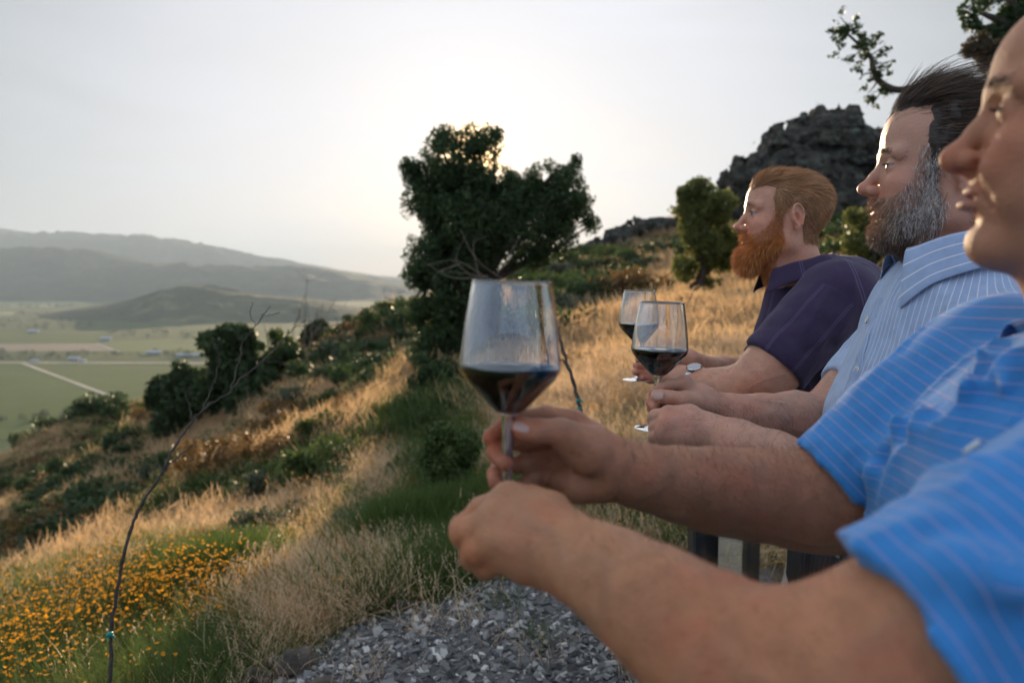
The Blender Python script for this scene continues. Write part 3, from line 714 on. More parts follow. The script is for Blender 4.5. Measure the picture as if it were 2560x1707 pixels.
def core_shell(sdf, lo, hi, colour, h=.003, groove=.0012):
    def g(p): return sdf(p)+groove*vnoise(p*np.array([300, 300, 90]))+groove*1.2*fbm(p*60, 2)
    V, F = surface(g, lo, hi, h); return V, F, np.array(colour)[None]*(1+.3*fbm(V*150, 2)[:, None])
def brows(H, root, cols, mat, n=420, thick=.0045, length=.009):
    nl = 60
    for s in (-1, 1):
        a_ = (rng.random(nl)-.35)*2.0; p = np.stack([.0757+.0139*np.cos(a_*.62), s*(.033+.0145*np.sin(a_*.62)), .014+H.q.get('open', .0034)+0*a_], 1)
        d = np.stack([np.cos(a_*.62), s*np.sin(a_*.62), -.10+.2*rng.random(nl)], 1); V, F, tt, ids = strands(p, d, .0058, .00016, .02, np.array([0, 0, .3]), 3); mk('eyelash', relto(H.W(V), root), F, mat, root, attrs={'col': colr([(.05, .03, .02)], nl, .2, ids, tt)}, kind='stuff')
        t = rng.random(n); x = .092-.004*t-.018*t*t; y = s*(.013+.038*t); z = .0365+.004*np.sin(t*2.8)-.007*t+rng.normal(size=n)*thick*.42
        p = np.stack([x, y, z], 1)
        for _ in range(4):
            e = H.vol(p); p = p-normals(H.vol, p, .002)*e[:, None]
        d = np.stack([-.25-.3*t, s*(.5+.5*t), .45-.7*t], 1)+.22*normals(H.vol, p, .003)+.15*rng.normal(size=(n, 3))
        V, F, tt, ids = strands(p+normals(H.vol, p)*.0005, d, length*(.6+.6*rng.random(n)), .00020, .05, seg=3)
        mk('eyebrow', relto(H.W(V), root), F, mat, root, attrs={'col': colr(cols, n, .2, ids, tt)}, kind='stuff')
def arm_hair(root, V, F, sd, n, cols, length, width, wfn, dirfn, mat):
    pts = sample_surface(V, F, n, wfn(V)+1e-9); nr = normals(sd, pts, .004); d = dirfn(pts)+.42*nr+.22*rng.normal(size=(n, 3)); d /= np.linalg.norm(d, axis=1, keepdims=True)
    A, B, tt, ids = strands(pts, d, length*(.4+.9*rng.random(n)), width, .22, None, 4)
    return mk('arm_hair', relto(A, root), B, mat, root, attrs={'col': colr(cols, n, .3, ids, tt)}, kind='stuff')
def ribbon_collar(root, name, c, up, front, rx, ry, mat, stand=.032, fold=.05, point=.02, gap=.30, lean=.35, th=.0022, stripe=False, open_=0.0):
    """shirt collar: inner stand and turned-down leaf around an elliptical neck"""
    up = np.asarray(up, float); up /= np.linalg.norm(up); f = np.asarray(front, float); f = f-up*(f@up); f /= np.linalg.norm(f); s = np.cross(up, f)
    na = 72; A = np.linspace(gap, 2*np.pi-gap, na); rows = []; cu = []; cv = []
    prof = [(0, 0), (0, .5), (.002, .9), (.006, 1.05), (.012, .95), (.016, .7), (.020, .35), (.024, 0), (.028, -.3), (.030, -.55)]
    for i, (ro, hh) in enumerate(prof):
        for a in A:
            fr = max(0, math.cos(a)); g = min(1, (min(a, 2*np.pi-a)-gap)/.5)
            tz = (stand*hh if hh > 0 else stand*hh) if i < 4 else stand*1.05-(i-3)/(len(prof)-4)*(fold+point*(1-g)**1.5+.010*fr)
            rr = 1+ro/rx*(1+.5*fr)+lean*max(0, -tz)*2
            open_f = open_*fr*(1-g)
            p = np.asarray(c)+f*(math.cos(a)*rx*rr)+s*(math.sin(a)*ry*rr*(1+open_f))+up*(tz-.006*fr*(stand > 0))
            p = p+.0022*np.array([math.sin(a*5+i*.3), math.cos(a*4), math.sin(a*7)])*.6
            rows.append(p); cu.append(i*.006 if not stripe else a*rx); cv.append(a*rx if not stripe else i*.0068)
    V = np.array(rows); n = len(prof)
    F = np.array([[i*na+j, i*na+j+1, (i+1)*na+j+1, (i+1)*na+j] for i in range(n-1) for j in range(na-1)])
    o = mk(name, relto(V, root), F, mat, root, attrs={'cu': np.array(cu), 'cv': np.array(cv)})
    m = o.modifiers.new('thickness', 'SOLIDIFY'); m.thickness = th; m.offset = 0
    m = o.modifiers.new('smooth', 'SUBSURF'); m.levels = m.render_levels = 1
    return o
def button(root, parent, c, n, r, mat):
    n = np.asarray(n, float); n /= np.linalg.norm(n); a = np.cross(n, [0, 0, 1]); a /= np.linalg.norm(a); b = np.cross(n, a); prof = [(0, .0012), (.55, .0010), (.62, .0016), (.85, .0018), (1, .0008), (.97, -.0008), (0, -.001)]
    k = 20; V = []; F = []
    for rr, hh in prof:
        for j in range(k):
            t = j/k*6.2832; V.append(np.asarray(c)+(a*math.cos(t)+b*math.sin(t))*rr*r+n*hh*(r/.0055))
    for i in range(len(prof)-1):
        for j in range(k): F.append([i*k+j, i*k+(j+1) % k, (i+1)*k+(j+1) % k, (i+1)*k+j])
    mk('button', relto(V, root), np.array(F), mat, parent)
def on_surface(sdf, p, view=None, it=30):
    """where the line of sight through p meets the garment, and the normal there"""
    d = np.asarray(p)-CAM; d /= np.linalg.norm(d); t = max(.2, np.linalg.norm(np.asarray(p)-CAM)-.35); ts = t+np.arange(0, .8, .010)
    e = sdf(CAM+d*ts[:, None]); i = np.argmax(e < 0) if (e < 0).any() else int(np.argmin(e)); q = CAM+d*(ts[i]-.004)
    for _ in range(3): n = normals(sdf, q[None], .003)[0]; q = q-n*sdf(q[None])[0]
    return q, n
def legs(root, hip, mat, shoe, lean=(0.05, 0)):
    v = Vol(); hx, hy = hip[0], hip[1]; z0 = .0
    v.ell((hx, hy, hip[2]), (.14, .17, .13), .04)
    for s in (-1, 1):
        v.cap((hx, hy+s*.09, hip[2]-.03), (hx+.02, hy+s*.11, .50), .088, .062, .04); v.cap((hx+.02, hy+s*.11, .50), (hx+.05, hy+s*.12, .07), .062, .050, .03)
    def sd(p): return np.maximum(v(p)+.004*fbm(p*9, 3), .045-p[:, 2])
    lo, hi = v.bounds(); V, F = surface(sd, lo, hi, .011); mk('trousers', relto(V, root), F, mat, root)
    for s in (-1, 1):
        u = Vol(); u.cap((hx+.09, hy+s*.12, .045), (hx-.12, hy+s*.13, .035), .045, .040, .02); u.cap((hx+.05, hy+s*.12, .10), (hx+.05, hy+s*.12, .05), .045, .045, .03)
        sd2 = lambda p: np.maximum(u(p), .004-p[:, 2]); lo, hi = u.bounds(); V, F = surface(sd2, lo, hi, .008); mk('shoe', relto(V, root), F, shoe, root)
M['hair'] = hair_mat('hair')
M['btn'] = material('shell_button', [(.62, .60, .54), (.72, .70, .64)], 60, .25, spec=.5)
M['denim'] = material('dark_denim', [(.03, .04, .07), (.05, .06, .10)], 40, .9)
M['khaki'] = material('khaki_cotton', [(.22, .18, .12), (.28, .23, .16)], 40, .9)
M['shoe'] = material('brown_leather', [(.06, .035, .02), (.10, .06, .035)], 20, .5)
def person_body(root, parts, H, base, flush, extra_col=None):
    Vs, Fs, cs, o = [], [], [], 0
    for V, F, c in parts: Vs.append(V); Fs.append(F+o); cs.append(c); o += len(V)
    return mk('body', relto(np.concatenate(Vs), root), np.concatenate(Fs), M['skin'], root, attrs={'col': np.concatenate(cs)})
def ridges(p, f=(8, 8, 5), a=.0035, o=0.0):
    n = 1-np.abs(fbm(p*np.array(f)+o, 2))*2.2; return -a*np.clip(n, 0, 1)**3
def garment_mesh(G_, root, name, mat, front, h=.0045, lohi=None):
    lo, hi = lohi if lohi else G_.v.bounds(); V, F = surface(G_.sdf, lo, hi, h); cu, cv = G_.coords(V, front)
    return mk(name, relto(V, root), F, mat, root, attrs={'cu': cu, 'cv': cv})
# ---------------------------------------------------------------- man C: red beard, purple shirt
def man_c():
    root = thing('person', 'red-bearded man in a dark purple shirt leaning on the rail, farthest of the three men', 'person', (1.10, 1.95, 0))
    H = Head((1833, 568, 1.93), math.radians(5), math.radians(4), math.radians(2), .95, dict(nose=-.003, cheek=.004, neck=.006, open=.0032)); lid_cut(H)
    H.V, H.F = H.mesh(.0023)
    polyh = [(.090, .072), (.062, .082), (.040, .076), (.046, .050), (.038, .022), (.030, -.004), (.022, -.004), (.014, .022), (-.006, .040), (-.028, .028), (-.032, -.02), (-.038, -.052), (-.15, -.055), (-.2, .2), (.090, .2)]
    polyb = [(.036, .028), (.022, .028), (.016, -.02), (.010, -.050), (.018, -.088), (.03, -.2), (.2, -.2), (.2, -.036), (.098, -.035), (.076, -.037), (.056, -.022), (.040, .004)]
    col = skin_colour(H.V, SK['c'], (1.0, .60, .52))
    hm = inpoly(H.V[:, 0], H.V[:, 2], polyh)[:, None]*(1-inear(H.V))[:, None]; bm = inpoly(H.V[:, 0], H.V[:, 2], polyb)[:, None]
    col = col*(1-.75*hm)+np.array([.22, .10, .045])*.75*hm; col = col*(1-.45*bm)+np.array([.35, .13, .05])*.45*bm
    # freckles
    fk = np.clip(fbm(H.V*260, 2)*3-.9, 0, 1)[:, None]; col = col*(1-fk*np.array([.12, .22, .25]))
    parts = [(H.W(H.V), H.F, col)]
    # left arm: upper arm, elbow on the rail, forearm away to the hand behind the middle glass
    LU = split_arm([(2085, 745, 1.73, .066), (1965, 880, 1.71, .062), (1905, 945, 1.71, .055), (1872, 974, 1.72, .046)], .72)
    la = [(LU[0], .02),
          ([(1872, 972, 1.72, .045), (1830, 972, 1.76, .046), (1785, 966, 1.80, .038), (1742, 955, 1.84, .030), (1722, 948, 1.86, .029)], .02),
          ([(1722, 948, 1.86, .026), (1690, 940, 1.88, .022), (1668, 938, 1.90, .018)], .012),
          ([(1715, 935, 1.86, .020), (1680, 925, 1.89, .017), (1655, 930, 1.91, .011), (1640, 935, 1.92, .009)], .008)]
    V, F, sd = arm_mesh(la, .0026); c1 = arm_colour(V, SK['c'], [((1870, 985, 1.68), .035, (.75, .5, .38)), ((1800, 930, 1.78), .06, (1.03, .98, .95))]); parts.append((V, F, c1)); L1 = (V, F, sd)
    RU = split_arm([(2010, 790, 2.10, .058), (1925, 890, 2.10, .050), (1880, 935, 2.08, .042)], .8)
    ra = [(RU[0], .02), ([(1880, 930, 2.08, .042), (1810, 928, 2.02, .034), (1745, 915, 1.95, .028)], .02),
          ([(1748, 915, 1.95, .027), (1715, 905, 1.92, .031), (1683, 905, 1.91, .028)], .015),
          ([(1690, 893, 1.91, .016), (1655, 893, 1.925, .0105), (1615, 905, 1.93, .0095), (1596, 897, 1.915, .008)], .006),
          ([(1683, 908, 1.90, .015), (1650, 912, 1.93, .0105), (1612, 918, 1.93, .0095), (1590, 914, 1.90, .008)], .005),
          ([(1683, 925, 1.90, .015), (1650, 932, 1.93, .0105), (1610, 936, 1.92, .0095), (1588, 930, 1.895, .008)], .005),
          ([(1690, 940, 1.90, .014), (1655, 950, 1.92, .0095), (1625, 950, 1.92, .0085), (1605, 944, 1.90, .0075)], .005),
          ([(1715, 900, 1.90, .018), (1680, 885, 1.87, .012), (1650, 890, 1.87, .010), (1628, 900, 1.885, .0085)], .008)]
    V, F, sd = arm_mesh(ra, .0026); parts.append((V, F, arm_colour(V, SK['c'], [((1600, 915, 1.9), .04, (1.0, .8, .74))])))
    person_body(root, parts, H, SK['c'], None)
    eyes(H, root, (.09, .13, .16))
    HC = [(.40, .20, .085), (.50, .27, .12), (.30, .14, .06), (.60, .36, .19)]
    BC = [(.58, .19, .045), (.72, .28, .07), (.46, .14, .03), (.75, .40, .16)]
    def hd(p, n):
        top = np.clip((p[:, 2]-.05)/.05, 0, 1)[:, None]
        return top*np.array([-1, .15, .10])+(1-top)*np.array([-.55, 0, -.85])+n*.28
    hcore = hair_core(lambda p: H.vol(p)-.0018, polyh, .002)
    core = core_shell(hcore, (-.125, -.095, -.06), (.10, .095, .15), (.26, .12, .05), .0026)
    vb, fb, _ = core; wgt = np.clip(polysd(vb[:, 0], vb[:, 2], polyh)/.01, .0, 1); pts = sample_surface(vb, fb, 18000, wgt+1e-6); nn = normals(H.vol, pts, .006)
    wav = np.stack([0*pts[:, 0], fbm(pts*28, 2), fbm(pts*28+7, 2)], 1)
    top_ = np.clip((pts[:, 2]-.045)/.04, 0, 1)[:, None]; bd_ = top_*np.array([-1, .25, .12])+(1-top_)*np.array([-.55, 0, -.85])
    dd = flow(pts, nn, bd_+.5*wav, .10+.25*top_*np.clip((pts[:, :1]-.02)/.06, 0, 1), .07); Vh, Fh, th, ih = strands(pts, dd, (.014+.016*rng.random(len(pts)))*(.55+.75*top_[:, 0]), .00026, .04, None, 6, keeper(H.vol, .0032))
    clump_c = (1+.45*fbm(np.stack([pts[:, 0]*40, pts[:, 1]*90, pts[:, 2]*90], 1), 2))[:, None]
    ch = np.array(HC)[rng.integers(0, 4, len(pts))]*clump_c
    # front quiff combed to the side
    build_hair(H, root, 'hair', polyh, HC, .016, .00034, hd, 9000, core, .08, 5, M['hair'], np.array([-.1, 0, -.25]), extra=[(Vh, Fh, ch[ih]*(.8+.35*th[:, None]))],
               lmul=lambda p: .55+.75*np.clip((p[:, 2]-.03)/.06, 0, 1))
    bv = Vol(); bv.ell((.077, 0, -.097), (.032, .039, .037), .001); bv.cap((.066, .030, -.075), (.016, .058, -.055), .024, .015, .02); bv.cap((.066, -.030, -.075), (.016, -.058, -.055), .024, .015, .02)
    bv.cap((.090, -.018, -.040), (.090, .018, -.040), .0062, .0062, .006); bv.ell((.106, 0, -.0560), (.018, .022, .0095), .004, 's')
    def bcore(p): d = bv(p); return d
    bc = core_shell(bcore, (-.01, -.085, -.14), (.13, .085, -.02), (.46, .16, .04), groove=.0022)
    def bd(p, n): return n*.75+np.array([.25, 0, -.65])
    # a second coat rooted on the beard volume itself
    vb, fb, _ = bc; pts = sample_surface(vb, fb, 15000, np.ones(len(vb))); nn = normals(bv, pts, .004); dd = nn*.8+np.array([.15, 0, -.55]); dd = dd+.28*rng.normal(size=dd.shape)
    lx = np.abs(pts[:, 0]-.1)+0*pts[:, 1]; lipn = (pts[:, 2] > -.070) & (pts[:, 2] < -.045) & (np.abs(pts[:, 1]) < .026) & (pts[:, 0] > .075)
    pts = pts[~lipn]; dd = dd[~lipn]; Vs, Fs, tt, ids = strands(pts, dd, .011+.011*rng.random(len(pts)), .00026, .16, np.array([0, 0, -.5]), 5)
    build_hair(H, root, 'beard', polyb, BC, .010, .00024, bd, 8000, bc, .16, 4, M['hair'], np.array([0, 0, -.4]), extra=[(Vs, Fs, colr(BC, len(pts), .25, ids, tt, tip=1.35))])
    brows(H, root, [(.50, .27, .14), (.45, .24, .13)], M['hair'], 240, .004, .006)
    arm_hair(root, *L1, 1600, [(.55, .32, .16)], .010, .00016, lambda v: (v[:, 0] > 0).astype(float), lambda p: np.array([-.8, .4, .1])[None]+0*p, M['hair'])
    # purple shirt
    f = np.array([-1, 0.0, 0]); g = Garment()
    tilt = Matrix.Rotation(math.radians(-24), 3, 'Y')
    g.torso([(P(2105, 860, 1.92), (.14, .20, .19), tilt), (P(2170, 1040, 1.92), (.16, .19, .22), tilt), (P(2240, 1240, 1.92), (.16, .18, .18), None), (P(2095, 720, 1.90), (.085, .16, .075), tilt)])
    g.v.cap(P(1985, 715, 1.93), P(1965, 830, 1.93), .058, .07, .04); g.v.ell(P(2105, 735, 1.74), (.072, .060, .062), .05); g.v.ell(P(2040, 760, 2.10), (.07, .06, .06), .05)
    g.axis = (P(2150, 950, 1.92), P(2080, 700, 1.92)-P(2180, 1040, 1.92), .17)
    g.sleeve(LU, .012, .010, .04); g.sleeve(RU, .010, .008, .04)
    for a, b, am in (((2020, 720), (1935, 850), .004), ((2075, 730), (1985, 870), .005), ((1990, 800), (1900, 860), -.004), ((2130, 760), (2060, 930), .004), ((2080, 860), (1960, 900), -.004), ((2150, 700), (2120, 860), -.004)):
        g.fold([P(*a, 1.66), P((a[0]+b[0])/2+8, (a[1]+b[1])/2-6, 1.64), P(*b, 1.65)], am, .010)
    nk = H.W((-.040, 0, -.11)); g.inner.append((H.W((-.03, 0, -.06)), H.W((-.062, 0, -.155)), .066, .069))
    M['purple'] = cloth_mat('purple_cotton', (.050, .034, .075), [('cv', .070, .00045, (.105, .09, .165), .10), ('cv', .070, .00045, (.105, .09, .165), .16)], .0005)
    sh = garment_mesh(g, root, 'shirt', M['purple'], f, .005)
    up = H.W((-.03, 0, -.05))-H.W((-.065, 0, -.17))
    ribbon_collar(root, 'collar', H.W((-.052, 0, -.128)), up, f, .074, .072, M['purple'], .034, .040, .006, .50)
    legs(root, (1.10, 1.95, .92), M['denim'], M['shoe'])
    # the wrist watch
    wt = thing('wrist_watch', 'silver wrist watch with a white dial on the red-bearded man\'s left wrist', 'watch', tuple(P(1735, 945, 1.84)))
    c = P(1740, 953, 1.842); ax = P(1722, 948, 1.86)-P(1785, 966, 1.80); ax /= np.linalg.norm(ax); nrm = np.array([-.45, .12, .88]); nrm -= ax*(nrm@ax); nrm /= np.linalg.norm(nrm); sd_ = np.cross(ax, nrm)
    M['steel'] = material('brushed_steel', [(.55, .55, .57), (.7, .7, .72)], 200, .25, metal=1); M['dial'] = material('watch_dial', [(.45, .45, .46), (.5, .5, .5)], 9, .3)
    ring = [(c+(nrm*math.cos(t)+sd_*math.sin(t))*.0315) for t in np.linspace(0, 2*np.pi, 40)]
    V, Fc = [], []
    for i, q in enumerate(ring):
        o_ = (q-c)/np.linalg.norm(q-c)
        for da, dr in ((-.008, 0), (-.008, .003), (.008, .003), (.008, 0)): V.append(q+ax*da+o_*dr)
    for i in range(39):
        for j in range(4): Fc.append([i*4+j, i*4+(j+1) % 4, (i+1)*4+(j+1) % 4, (i+1)*4+j])
    mk('strap', relto(V, wt), Fc, M['steel'], wt, False)
    def disc(r0, h0, h1, name, mat, bev=.001):
        V, Fc = [], []; k = 32; pr = [(0, h0), (r0, h0), (r0, h1-bev), (r0-bev, h1), (0, h1)]
        for rr, hh in pr:
            for j in range(k): t_ = j/k*6.2832; V.append(c+nrm*(.0325+hh)+(ax*math.cos(t_)+sd_*math.sin(t_))*rr)
        for i in range(4):
            for j in range(k): Fc.append([i*k+j, i*k+(j+1) % k, (i+1)*k+(j+1) % k, (i+1)*k+j])
        mk(name, relto(V, wt), Fc, mat, wt, False)
    disc(.0175, 0, .007, 'case', M['steel'], .002); disc(.0150, .0069, .0074, 'dial', M['dial'], .0001)
    return root
man_c()
# ---------------------------------------------------------------- man B: grey-flecked beard, pale striped shirt
def man_b():
    root = thing('person', 'man with swept-back dark hair, grizzled beard and pale blue striped shirt in the middle', 'person', (.82, 1.27, 0))
    H = Head((2142, 473, 1.28), math.radians(17), math.radians(5), math.radians(2), .98, dict(nose=-.003, tall=.010, open=.0016)); lid_cut(H)
    H.V, H.F = H.mesh(.0023)
    polyh = [(.100, .092), (.080, .102), (.034, .108), (.036, .082), (.040, .060), (.034, .036), (.030, .004), (.022, .004), (.014, .022), (-.006, .040), (-.028, .028), (-.034, -.02), (-.040, -.07), (-.2, -.07), (-.2, .25), (.100, .25)]
    polyb = [(.046, .040), (.026, .040), (.014, -.02), (.000, -.050), (.008, -.088), (.02, -.2), (.2, -.2), (.2, -.036), (.100, -.034), (.078, -.037), (.062, -.024), (.050, .0)]
    col = skin_colour(H.V, SK['b'], (1.0, .66, .60))
    hm = inpoly(H.V[:, 0], H.V[:, 2], polyh)[:, None]*(1-inear(H.V))[:, None]; bm = inpoly(H.V[:, 0], H.V[:, 2], polyb)[:, None]
    col = col*(1-.8*hm)+np.array([.06, .035, .025])*.8*hm; col = col*(1-.35*bm)+np.array([.2, .12, .09])*.35*bm
    parts = [(H.W(H.V), H.F, col)]
    RU = split_arm([(2270, 820, 1.46, .058), (2160, 955, 1.44, .054), (2075, 1062, 1.40, .052)], .66)
    ra = [(RU[0], .02),
          ([(2075, 1062, 1.40, .051), (1985, 1052, 1.38, .048), (1905, 1052, 1.36, .043), (1830, 1042, 1.345, .035), (1782, 1020, 1.335, .027)], .02),
          ([(1782, 1016, 1.33, .026), (1745, 998, 1.33, .025), (1712, 985, 1.335, .019)], .012),          # back of the hand
          ([(1765, 1018, 1.335, .022), (1720, 1015, 1.35, .018), (1690, 1010, 1.36, .015)], .012),
          ([(1745, 990, 1.33, .018), (1710, 958, 1.325, .0125), (1678, 962, 1.325, .0095), (1652, 972, 1.335, .0090), (1636, 984, 1.35, .0085), (1640, 998, 1.365, .008)], .005),   # index
          ([(1712, 985, 1.345, .016), (1675, 985, 1.36, .0105), (1640, 992, 1.365, .0095), (1628, 1005, 1.35, .0085), (1637, 1016, 1.335, .008)], .004),
          ([(1712, 1000, 1.355, .015), (1675, 1005, 1.37, .0105), (1636, 1012, 1.37, .0092), (1627, 1022, 1.355, .0082)], .004),
          ([(1762, 1016, 1.315, .020), (1712, 999, 1.30, .0135), (1675, 993, 1.295, .0112), (1652, 990, 1.297, .0108), (1641, 990, 1.30, .0098)], .006)]   # thumb
    V, F, sd = arm_mesh(ra, .0024); parts.append((V, F, arm_colour(V, SK['b'], [((1640, 1000, 1.34), .03, (1.0, .78, .74)), ((1850, 1050, 1.27), .10, (.93, .86, .82))]))); R1 = (V, F, sd)
    LU = split_arm([(2560, 900, 1.06, .060), (2330, 1110, 1.08, .055), (2170, 1255, 1.10, .050)], .70)
    la = [(LU[0], .02),
          ([(2170, 1255, 1.10, .049), (2050, 1205, 1.13, .048), (1930, 1150, 1.17, .041), (1840, 1108, 1.21, .034), (1772, 1080, 1.235, .028)], .02),
          ([(1775, 1073, 1.235, .024), (1720, 1045, 1.235, .020), (1672, 1036, 1.235, .0150)], .010),
          ([(1775, 1080, 1.232, .024), (1715, 1066, 1.225, .021), (1664, 1058, 1.222, .0150)], .010),
          ([(1775, 1090, 1.232, .024), (1715, 1090, 1.225, .020), (1658, 1083, 1.222, .0140)], .010),
          ([(1775, 1100, 1.235, .021), (1720, 1112, 1.23, .017), (1664, 1107, 1.23, .0130)], .010),
          ([(1672, 1036, 1.235, .0125), (1640, 1040, 1.255, .0108), (1632, 1047, 1.285, .0095), (1650, 1048, 1.315, .0085)], .004),
          ([(1664, 1060, 1.225, .0125), (1641, 1066, 1.250, .0108), (1636, 1071, 1.285, .0095), (1652, 1072, 1.31, .0085)], .003),
          ([(1658, 1085, 1.225, .0120), (1637, 1092, 1.250, .0104), (1634, 1095, 1.285, .0092), (1650, 1096, 1.305, .0082)], .003),
          ([(1664, 1108, 1.232, .0115), (1643, 1115, 1.255, .0095), (1642, 1116, 1.285, .0085), (1655, 1115, 1.30, .0078)], .003),
          ([(1770, 1065, 1.255, .020), (1725, 1035, 1.275, .0150), (1690, 1030, 1.295, .0110), (1665, 1035, 1.31, .0095)], .008)]
    V, F, sd = arm_mesh(la, .0024)
    parts.append((V, F, arm_colour(V, SK['b'], [((1668, 1036, 1.22), .02, (1.04, .9, .88)), ((1655, 1075, 1.22), .025, (1.03, .84, .80)), ((1760, 1090, 1.2), .05, (1.08, 1.03, 1.02))]))); L1 = (V, F, sd)
    person_body(root, parts, H, SK['b'], None)
    eyes(H, root, (.06, .04, .025))
    nails(root, [((1646, 987, 1.286), (1636, 987, 1.29), (-.25, -.75, .45), .0066)], M['nail'])
    polyh_j = 0; HC = [(.05, .030, .020), (.085, .052, .032), (.032, .020, .014), (.15, .09, .055)]
    hv = Vol(); hv.ell((-.018, 0, .052), (.114, .090, .098), .001); hv.ell((.030, 0, .092), (.056, .066, .044), .03); hv.cap((-.07, 0, .0), (-.085, 0, -.07), .065, .055, .04)
    hcore = hair_core(lambda p: H.vol(p)-.0025, polyh, .007)
    core = core_shell(hcore, (-.145, -.10, -.09), (.10, .10, .17), (.03, .02, .015), groove=.0015)
    def hd(p, n):
        lowr = np.clip((.06-p[:, 2:3])/.03, 0, 1); return flow(p, n, np.array([-1, 0, .05])*(1-lowr)+np.array([-.6, 0, -.7])*lowr, .14, .06)
    # wind-blown strands over the crown and forehead
    vb, fb, _ = core; top = ((vb[:, 2] > .06)*1.0+.25)*(vb[:, 0] > -.12); pts = sample_surface(vb, fb, 14000, top*np.clip(polysd(vb[:, 0], vb[:, 2], polyh)/.01, 0, 1)+1e-6); nn = normals(hv, pts, .004)
    wv_ = np.stack([0*pts[:, 0], fbm(pts*22, 2), fbm(pts*22+7, 2)], 1); dd = flow(pts, nn, np.array([-1, 0, .05])+.45*wv_, .05+.16*np.clip((pts[:, :1]-.02)/.05, 0, 1)*np.clip((pts[:, 2:]-.08)/.02, 0, 1), .08); Vs, Fs, tt, ids = strands(pts, dd, .035+.05*rng.random(len(pts)), .00026, .05, np.array([-.25, 0, -.05]), 7, keeper(H.vol, .008))
    n3 = 700; fp = np.stack([.050+.034*rng.random(n3), rng.normal(size=n3)*.028, .108+.018*rng.random(n3)], 1)
    fd = np.stack([-.25-.5*rng.random(n3), rng.normal(size=n3)*.12, .55+.25*rng.random(n3)], 1); Vw, Fw, tw, iw = strands(fp, fd, .075+.075*rng.random(n3), .00022, .05, np.array([-1.7, 0, -.15]), 9)
    build_hair(H, root, 'hair', polyh, HC, .038, .00026, hd, 9000, core, .06, 6, M['hair'], np.array([-.6, 0, -.25]),
               extra=[(Vs, Fs, colr(HC, len(pts), .3, ids, tt)), (Vw, Fw, colr(HC, n3, .3, iw, tw))], lmul=lambda p: .30+.8*np.clip((p[:, 2]-.03)/.05, 0, 1), jitp=.008)
    bv = Vol(); bv.ell((.066, 0, -.085), (.027, .036, .026), .001)
    for s in (-1, 1): bv.cap((.058, s*.034, -.074), (.018, s*.058, -.055), .021, .016, .02); bv.cap((.018, s*.060, -.055), (.030, s*.066, .020), .010, .004, .01)
    bv.cap((.089, -.019, -.040), (.089, .019, -.040), .0068, .0068, .006); bv.ell((.104, 0, -.0555), (.018, .021, .0085), .004, 's')
    bc = core_shell(bv, (-.01, -.09, -.14), (.13, .09, .04), (.30, .23, .18), groove=.003)
    def bcol(p, ids, tt):
        grey = np.clip(.30+2.2*(np.abs(p[:, 1])-.035)/.03+.5*fbm(p*60, 2), .12, .95); warm = np.clip((p[:, 0]-.062)/.02, 0, 1)*np.clip((p[:, 2]+.105)/.02, 0, 1); grey = grey*(.45+.55*np.clip((p[:, 2]+.105)/.05, 0, 1))*np.clip(1.15-(p[:, 0]-.04)/.06, .25, 1)
        r_ = rng.random(len(p)); w_ = (r_ < grey*.8)[:, None]; base = np.where(w_, np.array([[.62, .58, .54]]), np.array([[.15, .10, .07]]))
        base = base*(1-warm[:, None]*.7)+np.array([[.42, .24, .13]])*warm[:, None]*.7
        c = base*(1+.3*(rng.random((len(p), 1))*2-1)); return c[ids]*(.8+.4*tt[:, None])
    vb, fb, _ = bc; pts = sample_surface(vb, fb, 15000, np.ones(len(vb))); lip = (pts[:, 2] > -.067) & (pts[:, 2] < -.045) & (np.abs(pts[:, 1]) < .026) & (pts[:, 0] > .075); pts = pts[~lip]
    nn = normals(bv, pts, .004); dd = nn*.5+np.array([-.15, 0, -.75])+.42*rng.normal(size=pts.shape); Vs, Fs, tt, ids = strands(pts, dd, .008+.010*rng.random(len(pts)), .00026, .42, np.array([0, 0, -.4]), 6)
    build_hair(H, root, 'beard', polyb, None, .012, .00028, lambda p, n: n*.7+np.array([0, 0, -.6]), 7500, bc, .35, 5, M['hair'], np.array([0, 0, -.4]),
               extra=[(Vs, Fs, bcol(pts, ids, tt))], colfn=bcol)
    brows(H, root, [(.16, .10, .07), (.22, .14, .09)], M['hair'], 240, .0038, .007)
    ahc = [(.05, .03, .02), (.09, .055, .035), (.14, .09, .055)]
    arm_hair(root, *R1, 4200, ahc, .016, .00013, lambda v: (v[:, 0] > P(1770, 1, 1.33)[0])*1.0, lambda p: np.array([.25, -.25, -.85])+.5*np.stack([fbm(p*25, 2)*3, 0*p[:, 0], fbm(p*25+9, 2)], 1), M['hair'])
    arm_hair(root, *L1, 4200, ahc+[(.30, .18, .09)], .013, .00012, lambda v: np.clip((v[:, 0]-P(1670, 1, 1.2)[0])/.08, 0, 1)**1.5, lambda p: np.array([.5, .1, .45])+.5*np.stack([fbm(p*25, 2)*2, 0*p[:, 0], fbm(p*25+9, 2)*2], 1), M['hair'])
    # shirt
    f = np.array([-math.cos(.15), math.sin(.15), 0]); g = Garment(); tilt = Matrix.Rotation(math.radians(-10), 3, 'Y')
    g.torso([(P(2385, 930, 1.27), (.135, .190, .20), tilt), (P(2310, 1150, 1.27), (.145, .180, .20), tilt), (P(2232, 1430, 1.27), (.152, .175, .20), None), (P(2360, 1500, 1.27), (.15, .17, .2), None), (P(2420, 795, 1.26), (.085, .15, .060), tilt)])
    g.v.ell(P(2540, 850, 1.07), (.070, .058, .058), .05); g.v.ell(P(2300, 800, 1.45), (.07, .06, .06), .05)
    g.axis = (P(2300, 1150, 1.27), P(2395, 800, 1.27)-P(2260, 1300, 1.27), .16)
    g.sleeve(RU, .009, .008, .03); g.sleeve(LU, .011, .010, .03)
